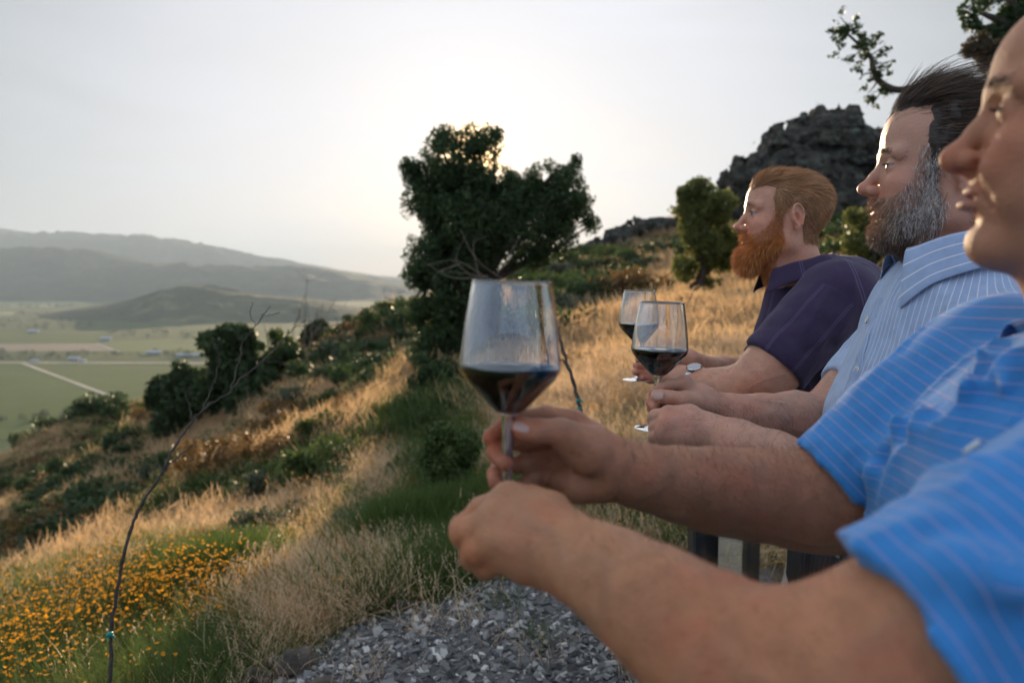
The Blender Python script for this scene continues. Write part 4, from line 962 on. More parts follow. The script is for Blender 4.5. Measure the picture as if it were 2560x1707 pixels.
    r2 = np.random.default_rng(5)
    for i in range(9):
        x0 = 2220+i*36; g.fold([P(x0+60, 720+i*8, 1.13), P(x0, 860+i*6, 1.11), P(x0-50-10*i % 30, 1000, 1.11)], (.0045 if i % 2 else -.004), .010)
    for k in range(5): g.fold([P(2040+k*55, 1360, 1.13), P(2020+k*55, 1430, 1.13), P(2000+k*55, 1500, 1.13)], .003*(-1)**k, .009)
    g.inner.append((H.W((-.02, 0, -.055)), H.W((-.062, 0, -.17)), .064, .072))
    M['bluestripe'] = cloth_mat('striped_blue_cotton', (.33, .43, .62), [('cv', .0100, .00032, (.78, .80, .86), .2)], .0004)
    sh = garment_mesh(g, root, 'shirt', M['bluestripe'], f, .0048)
    up = H.W((-.02, 0, -.05))-H.W((-.06, 0, -.17))
    ribbon_collar(root, 'collar', H.W((-.036, 0, -.118)), up, f, .084, .080, M['bluestripe'], .036, .058, .026, .42, open_=.25, stripe=True)
    for (a, b) in ((2142, 925), (2098, 1059), (2003, 1443), (2170, 800)):
        c, n = on_surface(g.sdf, P(a, b, 1.22)); button(root, sh, c+n*.001, n, .0058, M['btn'])
    # placket: a raised band down the front, edge of the overlap
    for nm, off, wd in (('placket', 0, .017),):
        pts = []
        for (a, b) in ((2206, 745), (2185, 800), (2160, 870), (2138, 935), (2118, 1000), (2100, 1060), (2075, 1150), (2045, 1250), (2017, 1360), (2007, 1430), (1995, 1500)):
            c, n = on_surface(g.sdf, P(a, b, 1.22)); pts.append((c, n))
        pts_c = curve([p for p, n in pts], 44); pts_n = curve([n for p, n in pts], 44); pts_n /= np.linalg.norm(pts_n, axis=1, keepdims=True)
        tg = np.gradient(pts_c, axis=0); tg /= np.linalg.norm(tg, axis=1, keepdims=True); sd_ = np.cross(tg, pts_n); V, Fp = [], []
        for i in range(44):
            wv = .0007*math.sin(i*2.1)
            for u, hh in ((-1, -.001), (-1, .0022), (0, .0030), (1, .0022+wv), (1, -.001)): V.append(pts_c[i]+sd_[i]*u*(wd*.5)+pts_n[i]*(hh+wv))
        for i in range(43):
            for j in range(4): Fp.append([i*5+j, i*5+j+1, (i+1)*5+j+1, (i+1)*5+j])
        mk('placket', relto(V, root), Fp, M['bluestripe'], sh, attrs={'cu': np.zeros(len(V)), 'cv': np.tile([0, .004, .0068, .0095, .013], 44)})
    # breast pocket
    pk = []
    for j in range(9):
        for i in range(9):
            u, v_ = i/8, j/8; a = 2172+u*86-v_*26; b = 932+u*32+v_*75; c, n = on_surface(g.sdf, P(a, b, 1.2)); pk.append(c+n*(.0024+.0008*math.sin(u*9)))
    o = mk('breast_pocket', relto(pk, root), np.array([[j*9+i, j*9+i+1, (j+1)*9+i+1, (j+1)*9+i] for j in range(8) for i in range(8)]), M['bluestripe'], sh, attrs={'cu': np.repeat(np.arange(9)*.012, 9), 'cv': np.tile(np.arange(9)*.0115+.004, 9)})
    o.modifiers.new('t', 'SOLIDIFY').thickness = .0025
    legs(root, (.86, 1.27, .90), M['khaki'], M['shoe'])
man_b()
# ---------------------------------------------------------------- man A: nearest, clean shaven, blue polo
def man_a():
    root = thing('person', 'smiling clean-shaven man in a bright blue polo with thin pink stripes, nearest the camera', 'person', (.66, .68, 0))
    H = Head((2353, 392, .70), math.radians(25), math.radians(8), math.radians(0), 1.03, dict(nose=-.006, ball=.003, lowlip=.004, smile=1, open=.0002, chin=-.005, cheek=.003, neck=.006)); lid_cut(H)
    H.V, H.F = H.mesh(.0021)
    col = skin_colour(H.V, SK['a'], (1.0, .62, .55)); parts = [(H.W(H.V), H.F, col)]
    polyh = [(.080, .095), (.050, .085), (.050, .045), (.030, .02), (.014, .03), (-.006, .040), (-.028, .028), (-.032, -.02), (-.038, -.06), (-.15, -.06), (-.2, .2), (.080, .2)]
    bz = .775
    RU = split_arm([(2500, 915, .83, .060), (2290, 1090, .845, .056), (2150, 1210, .86, .053), (2065, 1258, .87, .049)], .86)
    ra = [(RU[0], .02),
          ([(2070, 1254, .87, .047), (1985, 1247, .868, .0480), (1880, 1236, .86, .0450), (1780, 1224, .845, .041), (1690, 1207, .825, .0345), (1600, 1188, .805, .0290), (1530, 1170, .79, .0275)], .02),
          ([(1530, 1150, .79, .022), (1480, 1110, .793, .0195), (1432, 1062, .80, .0155)], .012),
          ([(1520, 1170, .795, .022), (1455, 1130, .805, .018), (1395, 1095, .815, .0145)], .012),
          ([(1515, 1185, .80, .022), (1450, 1165, .812, .018), (1385, 1138, .82, .0140)], .012),
          ([(1510, 1200, .80, .021), (1450, 1203, .805, .0165), (1388, 1185, .812, .0130)], .012),
          ([(1518, 1150, .785, .022), (1470, 1128, .772, .0215), (1425, 1095, .758, .0150)], .012),                     # thenar
          ([(1500, 1205, .790, .0195), (1440, 1212, .788, .0165), (1400, 1205, .795, .0125)], .010),                    # heel of the hand
          ([(1440, 1105, .765, .0165), (1400, 1078, .752, .0120), (1345, 1075, .745, .0103), (1312, 1072, .744, .0098), (1297, 1067, .744, .0080)], .007),   # thumb
          ([(1432, 1060, .80, .0145), (1362, 1040, .795, .0098), (1300, 1045, .787, .0090), (1262, 1062, .778, .0084), (1226, 1094, .770, .0074)], .004),    # index
          ([(1395, 1092, .815, .0135), (1310, 1100, .803, .0100), (1250, 1107, .788, .0092), (1240, 1130, .768, .0088), (1262, 1156, .750, .0078)], .004),   # middle
          ([(1385, 1138, .82, .0130), (1312, 1158, .803, .0098), (1252, 1166, .790, .0088), (1240, 1186, .775, .0084), (1243, 1206, .760, .0078)], .004),    # ring
          ([(1388, 1185, .812, .0120), (1335, 1195, .795, .0086), (1308, 1216, .785, .0078), (1300, 1235, .775, .0070)], .004)]                               # little
    ra = [(c[0], c[1]*.7, *c[2:]) if i > 1 else c for i, c in enumerate(ra)]
    V, F, sd = arm_mesh(ra, .0022)
    parts.append((V, F, arm_colour(V, SK['a'], [((1228, 1092, .765), .020, (1.02, .72, .62)), ((1245, 1125, .765), .022, (1.02, .75, .66)), ((1243, 1196, .765), .018, (1.02, .75, .66)), ((1300, 1070, .74), .02, (1.02, .85, .80)), ((1900, 1240, .83), .13, (.85, .82, .82))]))); R1 = (V, F, sd)
    LU = split_arm([(3010, 1210, .47, .062), (2620, 1440, .46, .058), (2270, 1620, .465, .054), (2060, 1705, .475, .048)], .75)
    la = [(LU[0], .012),
          ([(2060, 1700, .475, .048), (1975, 1715, .485, .0455), (1870, 1672, .50, .0460), (1750, 1598, .53, .0440), (1640, 1515, .565, .0395), (1540, 1448, .605, .0340), (1450, 1400, .638, .0300), (1400, 1370, .655, .0275)], .02),
          ([(1400, 1345, .660, .024), (1335, 1290, .672, .0185), (1272, 1245, .680, .0145)], .012),
          ([(1400, 1365, .655, .025), (1320, 1325, .662, .0190), (1240, 1290, .668, .0150)], .012),
          ([(1400, 1385, .652, .025), (1320, 1365, .657, .0190), (1238, 1345, .662, .0145)], .012),
          ([(1400, 1400, .655, .024), (1325, 1400, .660, .0175), (1255, 1390, .668, .0130)], .012),
          ([(1270, 1247, .682, .0130), (1205, 1275, .700, .0112), (1156, 1322, .705, .0108), (1170, 1345, .735, .0098), (1215, 1335, .755, .0085)], .005),
          ([(1240, 1292, .668, .0140), (1180, 1325, .680, .0118), (1158, 1338, .700, .0106), (1185, 1350, .735, .0095), (1225, 1345, .750, .0085)], .005),
          ([(1238, 1345, .662, .0140), (1196, 1375, .672, .0118), (1182, 1390, .692, .0104), (1200, 1392, .725, .0095), (1235, 1375, .745, .0085)], .005),
          ([(1255, 1390, .668, .0125), (1222, 1412, .678, .0100), (1212, 1418, .700, .0090), (1232, 1405, .728, .0082)], .005),
          ([(1400, 1330, .672, .022), (1368, 1285, .695, .0185), (1330, 1255, .715, .0130), (1290, 1240, .735, .0105), (1270, 1235, .745, .0090)], .010)]
    V, F, sd = arm_mesh(la, .0023)
    parts.append((V, F, arm_colour(V, (.50, .23, .12), [((1160, 1325, .69), .020, (1.02, .78, .70)), ((1190, 1390, .67), .02, (1.0, .76, .68)), ((1850, 1560, .47), .10, (.90, .80, .76))]))); L1 = (V, F, sd)
    person_body(root, parts, H, SK['a'], None); eyes(H, root, (.05, .035, .02))
    nails(root, [((1304, 1064, .7335), (1296, 1062, .7335), (-.1, -.62, .75), .0058)], M['nail'])
    HC = [(.05, .03, .02), (.08, .05, .03)]
    hv = lambda p: H.vol(p)-.010
    def hcore(p): return hair_core(lambda q_: H.vol(q_)-.003, polyh, .010)(p)
    core = core_shell(hcore, (-.13, -.095, -.07), (.09, .095, .15), (.05, .03, .02), .004)
    build_hair(H, root, 'hair', polyh, HC, .020, .0004, lambda p, n: n*.3+np.array([-.6, 0, -.5]), 5000, core, .06, 4, M['hair'])
    brows(H, root, [(.26, .17, .12), (.20, .13, .09)], M['hair'], 230, .0035, .007)
    arm_hair(root, *L1, 3500, [(.22, .13, .07), (.32, .19, .10)], .010, .00010, lambda v: (v[:, 0] > P(1420, 1, .65)[0])*1.0, lambda p: np.array([-.5, 0, .8])+0*p, M['hair'])
    arm_hair(root, *R1, 5500, [(.20, .12, .07), (.30, .18, .10)], .011, .00012, lambda v: (v[:, 0] > P(1540, 1, .8)[0])*1.0, lambda p: np.array([-.5, 0, .8])+0*p, M['hair'])
    f = np.array([-math.cos(.35), math.sin(.35), 0]); g = Garment(); tilt = Matrix.Rotation(math.radians(-12), 3, 'Y')
    g.torso([(P(2700, 1240, .68), (.125, .17, .125), tilt), (P(2670, 1460, .68), (.135, .165, .16), tilt), (P(2760, 1700, .68), (.145, .165, .20), None), (P(2800, 985, .67), (.085, .13, .055), tilt)], .05)
    g.v.ell(P(2560, 905, .84), (.066, .056, .056), .05); g.v.ell(P(3080, 1240, .49), (.065, .055, .055), .05)
    g.axis = (P(2700, 1250, .68), np.array([0, 0, 1.]), .15)
    g.sleeve(RU, .017, .014, .03, hemdir=P(2250, 1085, .845)-P(2098, 1232, .862)); g.sleeve(LU, .014, .015, .035, hemdir=P(2500, 1440, .46)-P(2250, 1602, .465))
    # folds
    F_ = [([(2050, 1110, .81), (2110, 1180, .79), (2165, 1290, .79)], -.005, .010), ([(2105, 1050, .79), (2150, 1150, .77), (2225, 1260, .77)], .006, .010), ([(2160, 1000, .77), (2190, 1080, .76), (2240, 1170, .76)], -.006, .009),
          ([(2200, 960, .76), (2215, 1010, .75), (2270, 1130, .75)], .007, .009), ([(2250, 930, .75), (2270, 1010, .74), (2290, 1110, .72)], -.007, .009), ([(2330, 880, .74), (2300, 960, .72), (2290, 1060, .71)], .006, .009),
          ([(2450, 860, .70), (2380, 1000, .64), (2330, 1150, .60)], .009, .014), ([(2490, 850, .70), (2440, 980, .64), (2390, 1120, .58)], -.007, .012), ([(2520, 900, .66), (2470, 1020, .60), (2420, 1180, .56)], .008, .012),
          ([(2300, 1400, .43), (2400, 1400, .41), (2560, 1450, .39)], .005, .012), ([(2230, 1470, .43), (2330, 1540, .41), (2450, 1650, .40)], -.005, .011), ([(2300, 1350, .43), (2450, 1330, .41), (2600, 1340, .39)], -.005, .011),
          ([(2380, 1400, .41), (2480, 1440, .39), (2600, 1500, .37)], .007, .014)]
    for pp, am, wd in F_: g.fold([P(*q) for q in pp], am*(1.7 if am > 0 else 1.0), wd)
    g.wr = lambda p: .0022*fbm(p*9, 3)+ridges(p, (10, 10, 6), .0075)+ridges(p, (19, 19, 11), .0028, 5.)
    g.inner.append((H.W((-.02, 0, -.055)), H.W((-.062, 0, -.17)), .066, .074))
    M['polo'] = cloth_mat('blue_polo_cotton', (.045, .225, .55), [('cu', .0108, .00035, (.28, .27, .50), .3)], .0005, .75, .22)
    sh = garment_mesh(g, root, 'shirt', M['polo'], f, .0042)
    up = H.W((-.02, 0, -.05))-H.W((-.06, 0, -.17))
    ribbon_collar(root, 'collar', H.W((-.045, 0, -.150)), up, f, .082, .078, M['polo'], .030, .050, .022, .5, open_=.5)
    c, n = on_surface(g.sdf, P(2437, 1125, .6)); button(root, sh, c+n*.0015, n, .0062, M['btn'])
    legs(root, (.66, .68, .88), M['khaki'], M['shoe'])
man_a()
# ================================================================ wine glasses
def glass_mat():
    m = bpy.data.materials.new('clear_glass'); m.use_nodes = True; b = m.node_tree.nodes['Principled BSDF']
    b.inputs['Base Color'].default_value = (.97, .985, .99, 1); b.inputs['Roughness'].default_value = .012; b.inputs['IOR'].default_value = 1.5; b.inputs['Transmission Weight'].default_value = 1
    b.inputs['Coat Weight'].default_value = .9; b.inputs['Coat Roughness'].default_value = .01; b.inputs['Coat IOR'].default_value = 1.7
    return m
M['glass'] = glass_mat()
def wine_mat():
    m = bpy.data.materials.new('red_wine'); m.use_nodes = True; b = m.node_tree.nodes['Principled BSDF']
    b.inputs['Base Color'].default_value = (.010, .0008, .0018, 1); b.inputs['Roughness'].default_value = .03; b.inputs['IOR'].default_value = 1.34; b.inputs['Specular IOR Level'].default_value = .3
    return m
M['wine'] = wine_mat()
def lathe(prof, n=72):
    V, F = [], []
    for r, z in prof:
        for j in range(n):
            t = j/n*6.283185; V.append((r*math.cos(t), r*math.sin(t), z))
    for i in range(len(prof)-1):
        for j in range(n): F.append([i*n+j, i*n+(j+1) % n, (i+1)*n+(j+1) % n, (i+1)*n+j])
    return np.array(V), F
def wine_glass(rim_px, Z, label, tilt=(0, 0), fill=.0875, h=.215, scale=1.0):
    """rim_px: pixel of the centre of the rim"""
    top = P(*rim_px, Z); root = thing('wine_glass', label, 'wine glass', (0, 0, 0), 'stemmed glasses of red wine')
    bo = curve([(.0078, .0915), (.013, .0930), (.026, .1060), (.0405, .1215), (.0472, .1325), (.0470, .1440), (.0440, .1700), (.0400, .1960), (.0369, .2150)], 42)
    bi = [(max(0.0005, r-.0011-.0008*(z < .10)), z+.0016*(z < .12)) for r, z in bo[::-1]]; bi = [q for q in bi if q[1] > .0940]
    root.rotation_euler = (tilt[0], tilt[1], 0); root.location = Vector(top)-root.rotation_euler.to_matrix()@Vector((0, 0, h*scale)); root.scale = (scale,)*3
    V, F = lathe([tuple(q) for q in bo]+[(.03655, .2154), (.0362, .2152)]+bi+[(.0002, .0938)]); mk('bowl', V, F, M['glass'], root)
    st = curve([(.0002, .0915), (.0078, .0912), (.0066, .0840), (.0054, .0600), (.0048, .0250), (.0062, .0085), (.0150, .0038), (.0300, .0022), (.0362, .0012)], 40)
    V, F = lathe([tuple(q) for q in st]+[(.0366, .0006), (.0360, 0), (.0300, .0001), (.0002, .0004)]); mk('stem', V, F, M['glass'], root)
    lv = [q for q in bi[::-1] if q[1] < .0945+fill*.001+.0425]; zt = .1350
    lv = [(r+.00018, z-.0001) for r, z in bi[::-1] if z < zt]; rt = np.interp(zt, [z for r, z in bi[::-1]], [r for r, z in bi[::-1]])+.00018
    lv = [(.0002, lv[0][1])]+lv+[(rt, zt+.0006), (rt-.0016, zt-.0002), (rt-.004, zt-.0004), (.0002, zt-.0004)]
    V, F = lathe(lv); mk('wine', V, F, M['wine'], root)
    return root
wine_glass((1281, 703), .742, 'large blurred glass of red wine held up by the man in the blue polo', (math.radians(-1), math.radians(1.6)))
wine_glass((1655, 755), 1.335, 'glass of red wine in front of the grizzled man, second from the camera', (0, math.radians(2)))
wine_glass((1599, 726), 1.90, 'farthest and smallest glass of red wine, held by the red-bearded man', (0, math.radians(.6)))

# ================================================================ railing and patio
rl = thing('railing', 'dark metal railing with clear glass panels at the edge of the patio', 'railing', (.37, 1.5, 0))
M['metal'] = material('dark_painted_metal', [(.018, .018, .02), (.03, .03, .033)], 30, .38, spec=.4)
M['pane'] = bpy.data.materials.new('rail_glass'); M['pane'].use_nodes = True
_b = M['pane'].node_tree.nodes['Principled BSDF']; _b.inputs['Base Color'].default_value = (.93, .97, .96, 1); _b.inputs['Roughness'].default_value = .01; _b.inputs['Transmission Weight'].default_value = 1; _b.inputs['IOR'].default_value = 1.08
TOP = 1.045
def bar(a, b, wx, wz, name, mat, zc, bev=True):
    a = np.array([*a, zc]); b = np.array([*b, zc]); d = b-a; ln = np.linalg.norm(d); d /= ln; s = np.array([-d[1], d[0], 0]); R = np.stack([d, s, [0, 0, 1]], 1)
    V, F = box((a+b)/2, (ln, wx, wz), R); o = mk(name, relto(V, rl), F, mat, rl, False); m = o.modifiers.new('b', 'BEVEL'); m.width = min(wx, wz)*.18; m.segments = 2; return o
rp = [tuple(q) for q in RAIL[:4]]
for q in rp:
    V, F = box((q[0], q[1], .545), (.052, .052, 1.089)); o = mk('post', relto(V, rl), F, M['metal'], rl, False); m = o.modifiers.new('b', 'BEVEL'); m.width = .005; m.segments = 2
for a, b in zip(rp[:-1], rp[1:]):
    a = np.array(a); b = np.array(b); d = (b-a)/np.linalg.norm(b-a); a2, b2 = a+d*.030, b-d*.030
    bar(a-d*.025, b+d*.0249, .060, .035, 'top_rail', M['metal'], 1.108)
    bar(a2+d*.012, b2-d*.012, .008, .99, 'glass_panel', M['pane'], .565)
M['paving'] = material('flagstone', [(.30, .28, .24), (.42, .40, .36), (.36, .35, .34)], 5, .8, bump=.002, bscale=30, attr='tint')
M['mortar'] = material('mortar', [(.48, .46, .42), (.55, .53, .49)], 20, .95)
pv_ = bpy.data.objects.new('patio', None); C.objects.link(pv_); pv_['kind'] = 'structure'
xs = np.linspace(-1.5, 5.5, 30)
V = [(np.interp(y, RAIL[:, 1], RAIL[:, 0])+dx, y, z) for z in (-.004, -.25) for y in xs for dx in (-.06, 4.2)]
n_ = len(xs); F = [[2*i, 2*i+1, 2*i+3, 2*i+2] for i in range(n_-1)]+[[2*n_+2*i, 2*n_+2*i+2, 2*n_+2*i+3, 2*n_+2*i+1] for i in range(n_-1)]+[[2*i, 2*i+2, 2*n_+2*i+2, 2*n_+2*i] for i in range(n_-1)]+[[0, 2*n_, 2*n_+1, 1], [2*n_-2, 2*n_-1, 4*n_-1, 4*n_-2]]
mk('mortar_bed', V, F, M['mortar'], pv_, False)
r3 = np.random.default_rng(11)
GX, GY = np.meshgrid(np.arange(0, 9), np.arange(0, 15), indexing='ij')
cxs = GX*.47-.03+r3.normal(size=GX.shape)*.05*(GX > 0); cys = -1.5+GY*.50+r3.normal(size=GX.shape)*.06; ca, sa = math.cos(.0), math.sin(.0)
offx = np.interp(cys, RAIL[:, 1], RAIL[:, 0])
for i in range(8):
    for j in range(14):
        q = np.array([[cxs[a, b]+offx[a, b], cys[a, b]] for a, b in ((i, j), (i+1, j), (i+1, j+1), (i, j+1))]); c = q.mean(0); q = c+(q-c)*.955
        zt = .001+.004*r3.random(); bvl = c+(q-c)*.985
        V = [(*p_, -.02) for p_ in q]+[(*p_, zt-.003) for p_ in q]+[(*p_, zt) for p_ in bvl]
        F = [[8, 9, 10, 11]]+[[a, (a+1) % 4, 4+(a+1) % 4, 4+a] for a in range(4)]+[[4+a, 4+(a+1) % 4, 8+(a+1) % 4, 8+a] for a in range(4)]
        tn = np.array([(1, .96, .88), (.92, .98, 1.0), (1.05, .95, .86), (.88, .92, .90)][r3.integers(4)])*(.85+.3*r3.random())
        mk('flagstone', V, F, M['paving'], pv_, False, {'tint': np.repeat(tn[None], 12, 0)})
# ================================================================ vegetation
def leaf_cloud(blobs, n, size, clump=3.0, thr=-.12, seed=0, shell=.45, flat=.35, pow_=1.0):
    """leaf-sized quads spread through ellipsoid blobs [(centre, (rx,ry,rz))], thinned by noise into clumps with gaps"""
    r = np.random.default_rng(seed+100); vol = np.array([np.prod(b[1])**(.8*pow_) for b in blobs]); k = r.choice(len(blobs), int(n*1.7), p=vol/vol.sum())
    c = np.array([b[0] for b in blobs])[k]; rd = np.array([b[1] for b in blobs])[k]
    d = r.normal(size=(len(k), 3)); d /= np.linalg.norm(d, axis=1, keepdims=True); u = r.random(len(k))**shell; p = c+d*rd*u[:, None]*(1+.18*vnoise(d*3+k[:, None]*5))[:, None]
    m = fbm(p*clump, 2) > thr+.1*(u > .85); p, d = p[m][:n], d[m][:n]; n = len(p)
    nrm = d*.6+r.normal(size=(n, 3)); nrm /= np.linalg.norm(nrm, axis=1, keepdims=True)
    t = np.cross(nrm, r.normal(size=(n, 3))); t /= np.linalg.norm(t, axis=1, keepdims=True); b = np.cross(nrm, t); s = size*(.6+.8*r.random((n, 1)))
    V = np.stack([p-t*s, p-b*s*.45+nrm*s*.12, p+t*s, p+b*s*.45+nrm*s*.12], 1).reshape(-1, 3); F = np.arange(n*4).reshape(n, 4)
    tone = np.repeat((.7+.6*r.random(n))*(1+.35*fbm(p*clump*.6+9, 2)), 4)
    return V, F, tone
def leaf_mat(name, a, b, trans=.35, rough=.5):
    m = bpy.data.materials.new(name); m.use_nodes = True; t = m.node_tree; bs = t.nodes['Principled BSDF']; bs.inputs['Roughness'].default_value = rough; bs.inputs['Specular IOR Level'].default_value = .3
    at = N(t, 'ShaderNodeAttribute', attribute_name='tone'); r = N(t, 'ShaderNodeValToRGB'); r.color_ramp.elements[0].color = (*a, 1); r.color_ramp.elements[1].color = (*b, 1)
    r.color_ramp.elements[0].position = .25; r.color_ramp.elements[1].position = 1.0
    mr = N(t, 'ShaderNodeMapRange'); mr.inputs['From Max'].default_value = 1.6; t.links.new(at.outputs['Fac'], mr.inputs['Value']); t.links.new(mr.outputs[0], r.inputs[0]); t.links.new(r.outputs[0], bs.inputs['Base Color'])
    tr = N(t, 'ShaderNodeBsdfTranslucent'); t.links.new(r.outputs[0], tr.inputs[0]); ms = N(t, 'ShaderNodeMixShader', Fac=trans); o = t.nodes['Material Output']
    t.links.new(bs.outputs[0], ms.inputs[1]); t.links.new(tr.outputs[0], ms.inputs[2]); t.links.new(ms.outputs[0], o.inputs[0]); return m
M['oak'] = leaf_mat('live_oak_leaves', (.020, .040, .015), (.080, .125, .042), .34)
M['oak2'] = leaf_mat('sunlit_oak_leaves', (.05, .07, .018), (.24, .26, .075), .45)  # sunlight put into the colour: a brighter, yellower copy of the oak leaves
M['brown'] = leaf_mat('brown_oak_leaves', (.05, .035, .018), (.14, .10, .05), .35)
M['sage'] = leaf_mat('grey_green_leaves', (.06, .075, .045), (.19, .21, .13), .35)
M['chap'] = leaf_mat('chaparral_leaves', (.025, .05, .013), (.12, .17, .045), .35)
M['rust'] = leaf_mat('rusty_shrub_leaves', (.09, .05, .018), (.30, .18, .06), .35)
M['bark'] = material('bark', [(.035, .026, .02), (.09, .07, .055)], 14, .95, bump=.01, bscale=30)
M['deadwood'] = material('dead_wood', [(.14, .11, .09), (.30, .25, .21)], 20, .9, bump=.002, bscale=60)
M['twig'] = material('dark_stem', [(.035, .028, .024), (.10, .085, .07)], 30, .85, bump=.0015, bscale=90)
def limbs(base, tips, r0, rng_, mid=.5, n=9, sag=.05):
    V, F, o = [], [], 0
    for t in tips:
        t = np.asarray(t, float); b = np.asarray(base, float); L_ = np.linalg.norm(t-b); m1 = b+(t-b)*.35+rng_.normal(size=3)*L_*sag*np.array([1, 1, .4]); m1[2] += L_*.06; m2 = b+(t-b)*.7+rng_.normal(size=3)*L_*sag*.8
        c = curve([b, m1, m2, t], n); v, f = tube(c, np.linspace(r0*(.5+.5*rng_.random()), r0*.10, n), 6); V.append(v); F += [[i+o for i in q] for q in f]; o += len(v)
    return np.concatenate(V), F
def bp(px, py, Z, rpx, rz=None, dz=0):   # blob from pixel centre and pixel radius
    r = L(Z)*rpx; return (P(px, py, Z)+np.array([0, dz, 0]), (r, r*1.0 if rz is None else rz, r))
def tree(name, label, cat, base, blobs, n, size, mat, trunk_r, seed, clump=3.0, thr=-.12, trunk_pts=None, group=None, shell=.45, extra=None):
    r = np.random.default_rng(seed); base = np.asarray(base, float); root = thing(name, label, cat, tuple(base), group)
    V, F, tn = leaf_cloud(blobs, n, size, clump, thr, seed, shell); mk('crown', relto(V, root), F, mat, root, False, {'tone': tn})
    tp = trunk_pts or [base, base+(blobs[0][0]-base)*.5]
    tc_ = curve(tp, 14) if len(tp) > 2 else np.array([tp[0]+(tp[1]-tp[0])*t for t in np.linspace(0, 1, 10)])
    tc_[1:-1] += r.normal(size=(len(tc_)-2, 3))*trunk_r*.25
    Vt, Ft = tube(tc_, np.linspace(trunk_r*1.25, trunk_r*.7, len(tc_)), 10); Vl, Fl = limbs(tc_[-1], [b[0]+np.clip(r.normal(size=3), -1, 1)*np.array(b[1])*.2 for b in blobs], trunk_r*.6, r)
    mk('trunk', relto(np.concatenate([Vt, Vl]), root), Ft+[[i+len(Vt) for i in q] for q in Fl], M['bark'], root)
    return root
def at_ground(px, py, Z, sink=.05):
    p = P(px, py, Z); return np.array([p[0], p[1], ground(p[0], p[1])[0]-sink])
# the large live oak the sun sets behind
ZO = 14.4
ob = [bp(1130, 430, ZO, 92), bp(1195, 365, ZO, 62), bp(1110, 350, ZO, 42), bp(1240, 335, ZO, 22), bp(1040, 440, ZO, 40), bp(1020, 415, ZO, 24), bp(1085, 500, ZO, 80), bp(1180, 540, ZO, 130), bp(1290, 560, ZO, 110), bp(1235, 480, ZO, 74), bp(1285, 485, ZO, 58), bp(1390, 480, ZO, 82),
      bp(1430, 520, ZO, 60), bp(1350, 460, ZO, 48), bp(1440, 400, ZO, 18), bp(1475, 560, ZO, 30), bp(1430, 425, ZO, 28), bp(1390, 590, ZO, 62), bp(1345, 640, ZO, 40), bp(1090, 640, ZO, 82), bp(1050, 690, ZO, 46), bp(1150, 700, ZO, 110), bp(1120, 800, ZO, 96), bp(1060, 780, ZO, 50), bp(1080, 880, ZO-.2, 62), bp(1170, 890, ZO, 72), bp(1210, 780, ZO, 60)]
oak_base = at_ground(1150, 985, ZO, .1)
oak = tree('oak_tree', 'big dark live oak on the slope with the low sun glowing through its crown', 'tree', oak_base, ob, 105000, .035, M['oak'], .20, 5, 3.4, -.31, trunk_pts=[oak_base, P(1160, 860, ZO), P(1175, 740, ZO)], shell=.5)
rr_ = np.random.default_rng(8); dv, df, o_ = [], [], 0
for a, b, c in (((1210, 690), (1150, 640), (1060, 665)), ((1200, 700), (1190, 620), (1195, 590)), ((1230, 700), (1170, 680), (1090, 700)), ((1240, 690), (1280, 640), (1300, 590)), ((1180, 690), (1140, 650), (1165, 610)), ((1260, 700), (1200, 650), (1130, 600)), ((1220, 690), (1120, 675), (1075, 640)), ((1150, 660), (1110, 680), (1080, 720))):
    cpts = curve([P(*a, ZO-1.3), P(*b, ZO-1.55)+rr_.normal(size=3)*.05, P(*c, ZO-1.5)+rr_.normal(size=3)*.1], 8); v, f = tube(cpts, np.linspace(.009, .002, 8), 5); dv.append(v); df += [[i+o_ for i in q] for q in f]; o_ += len(v)
mk('dead_branches', relto(np.concatenate(dv), oak), df, M['deadwood'], oak, label='bare grey twigs under the crown', kind='stuff')
# second oak, leaning trunk, at the foot of the rock
Z2 = 18.0; b2 = at_ground(1703, 800, Z2)
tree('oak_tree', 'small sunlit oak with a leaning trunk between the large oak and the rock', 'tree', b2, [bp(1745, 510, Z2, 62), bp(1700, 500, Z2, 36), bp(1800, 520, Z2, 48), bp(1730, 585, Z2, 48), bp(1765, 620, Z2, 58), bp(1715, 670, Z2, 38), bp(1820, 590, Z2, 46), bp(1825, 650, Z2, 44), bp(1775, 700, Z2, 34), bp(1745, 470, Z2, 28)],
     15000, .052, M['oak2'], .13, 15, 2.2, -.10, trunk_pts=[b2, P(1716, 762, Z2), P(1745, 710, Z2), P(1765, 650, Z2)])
Z3 = 15.0; b3 = at_ground(2190, 760, Z3)
tree('shrub', 'leafy green bush seen in the gap between the two bearded men', 'bush', b3, [bp(2175, 560, Z3, 42), bp(2150, 610, Z3, 44), bp(2190, 650, Z3, 46), bp(2230, 560, Z3, 50), bp(2240, 660, Z3, 60), bp(2130, 540, Z3, 22)], 6500, .05, M['oak2'], .05, 25, 2.5, -.1)
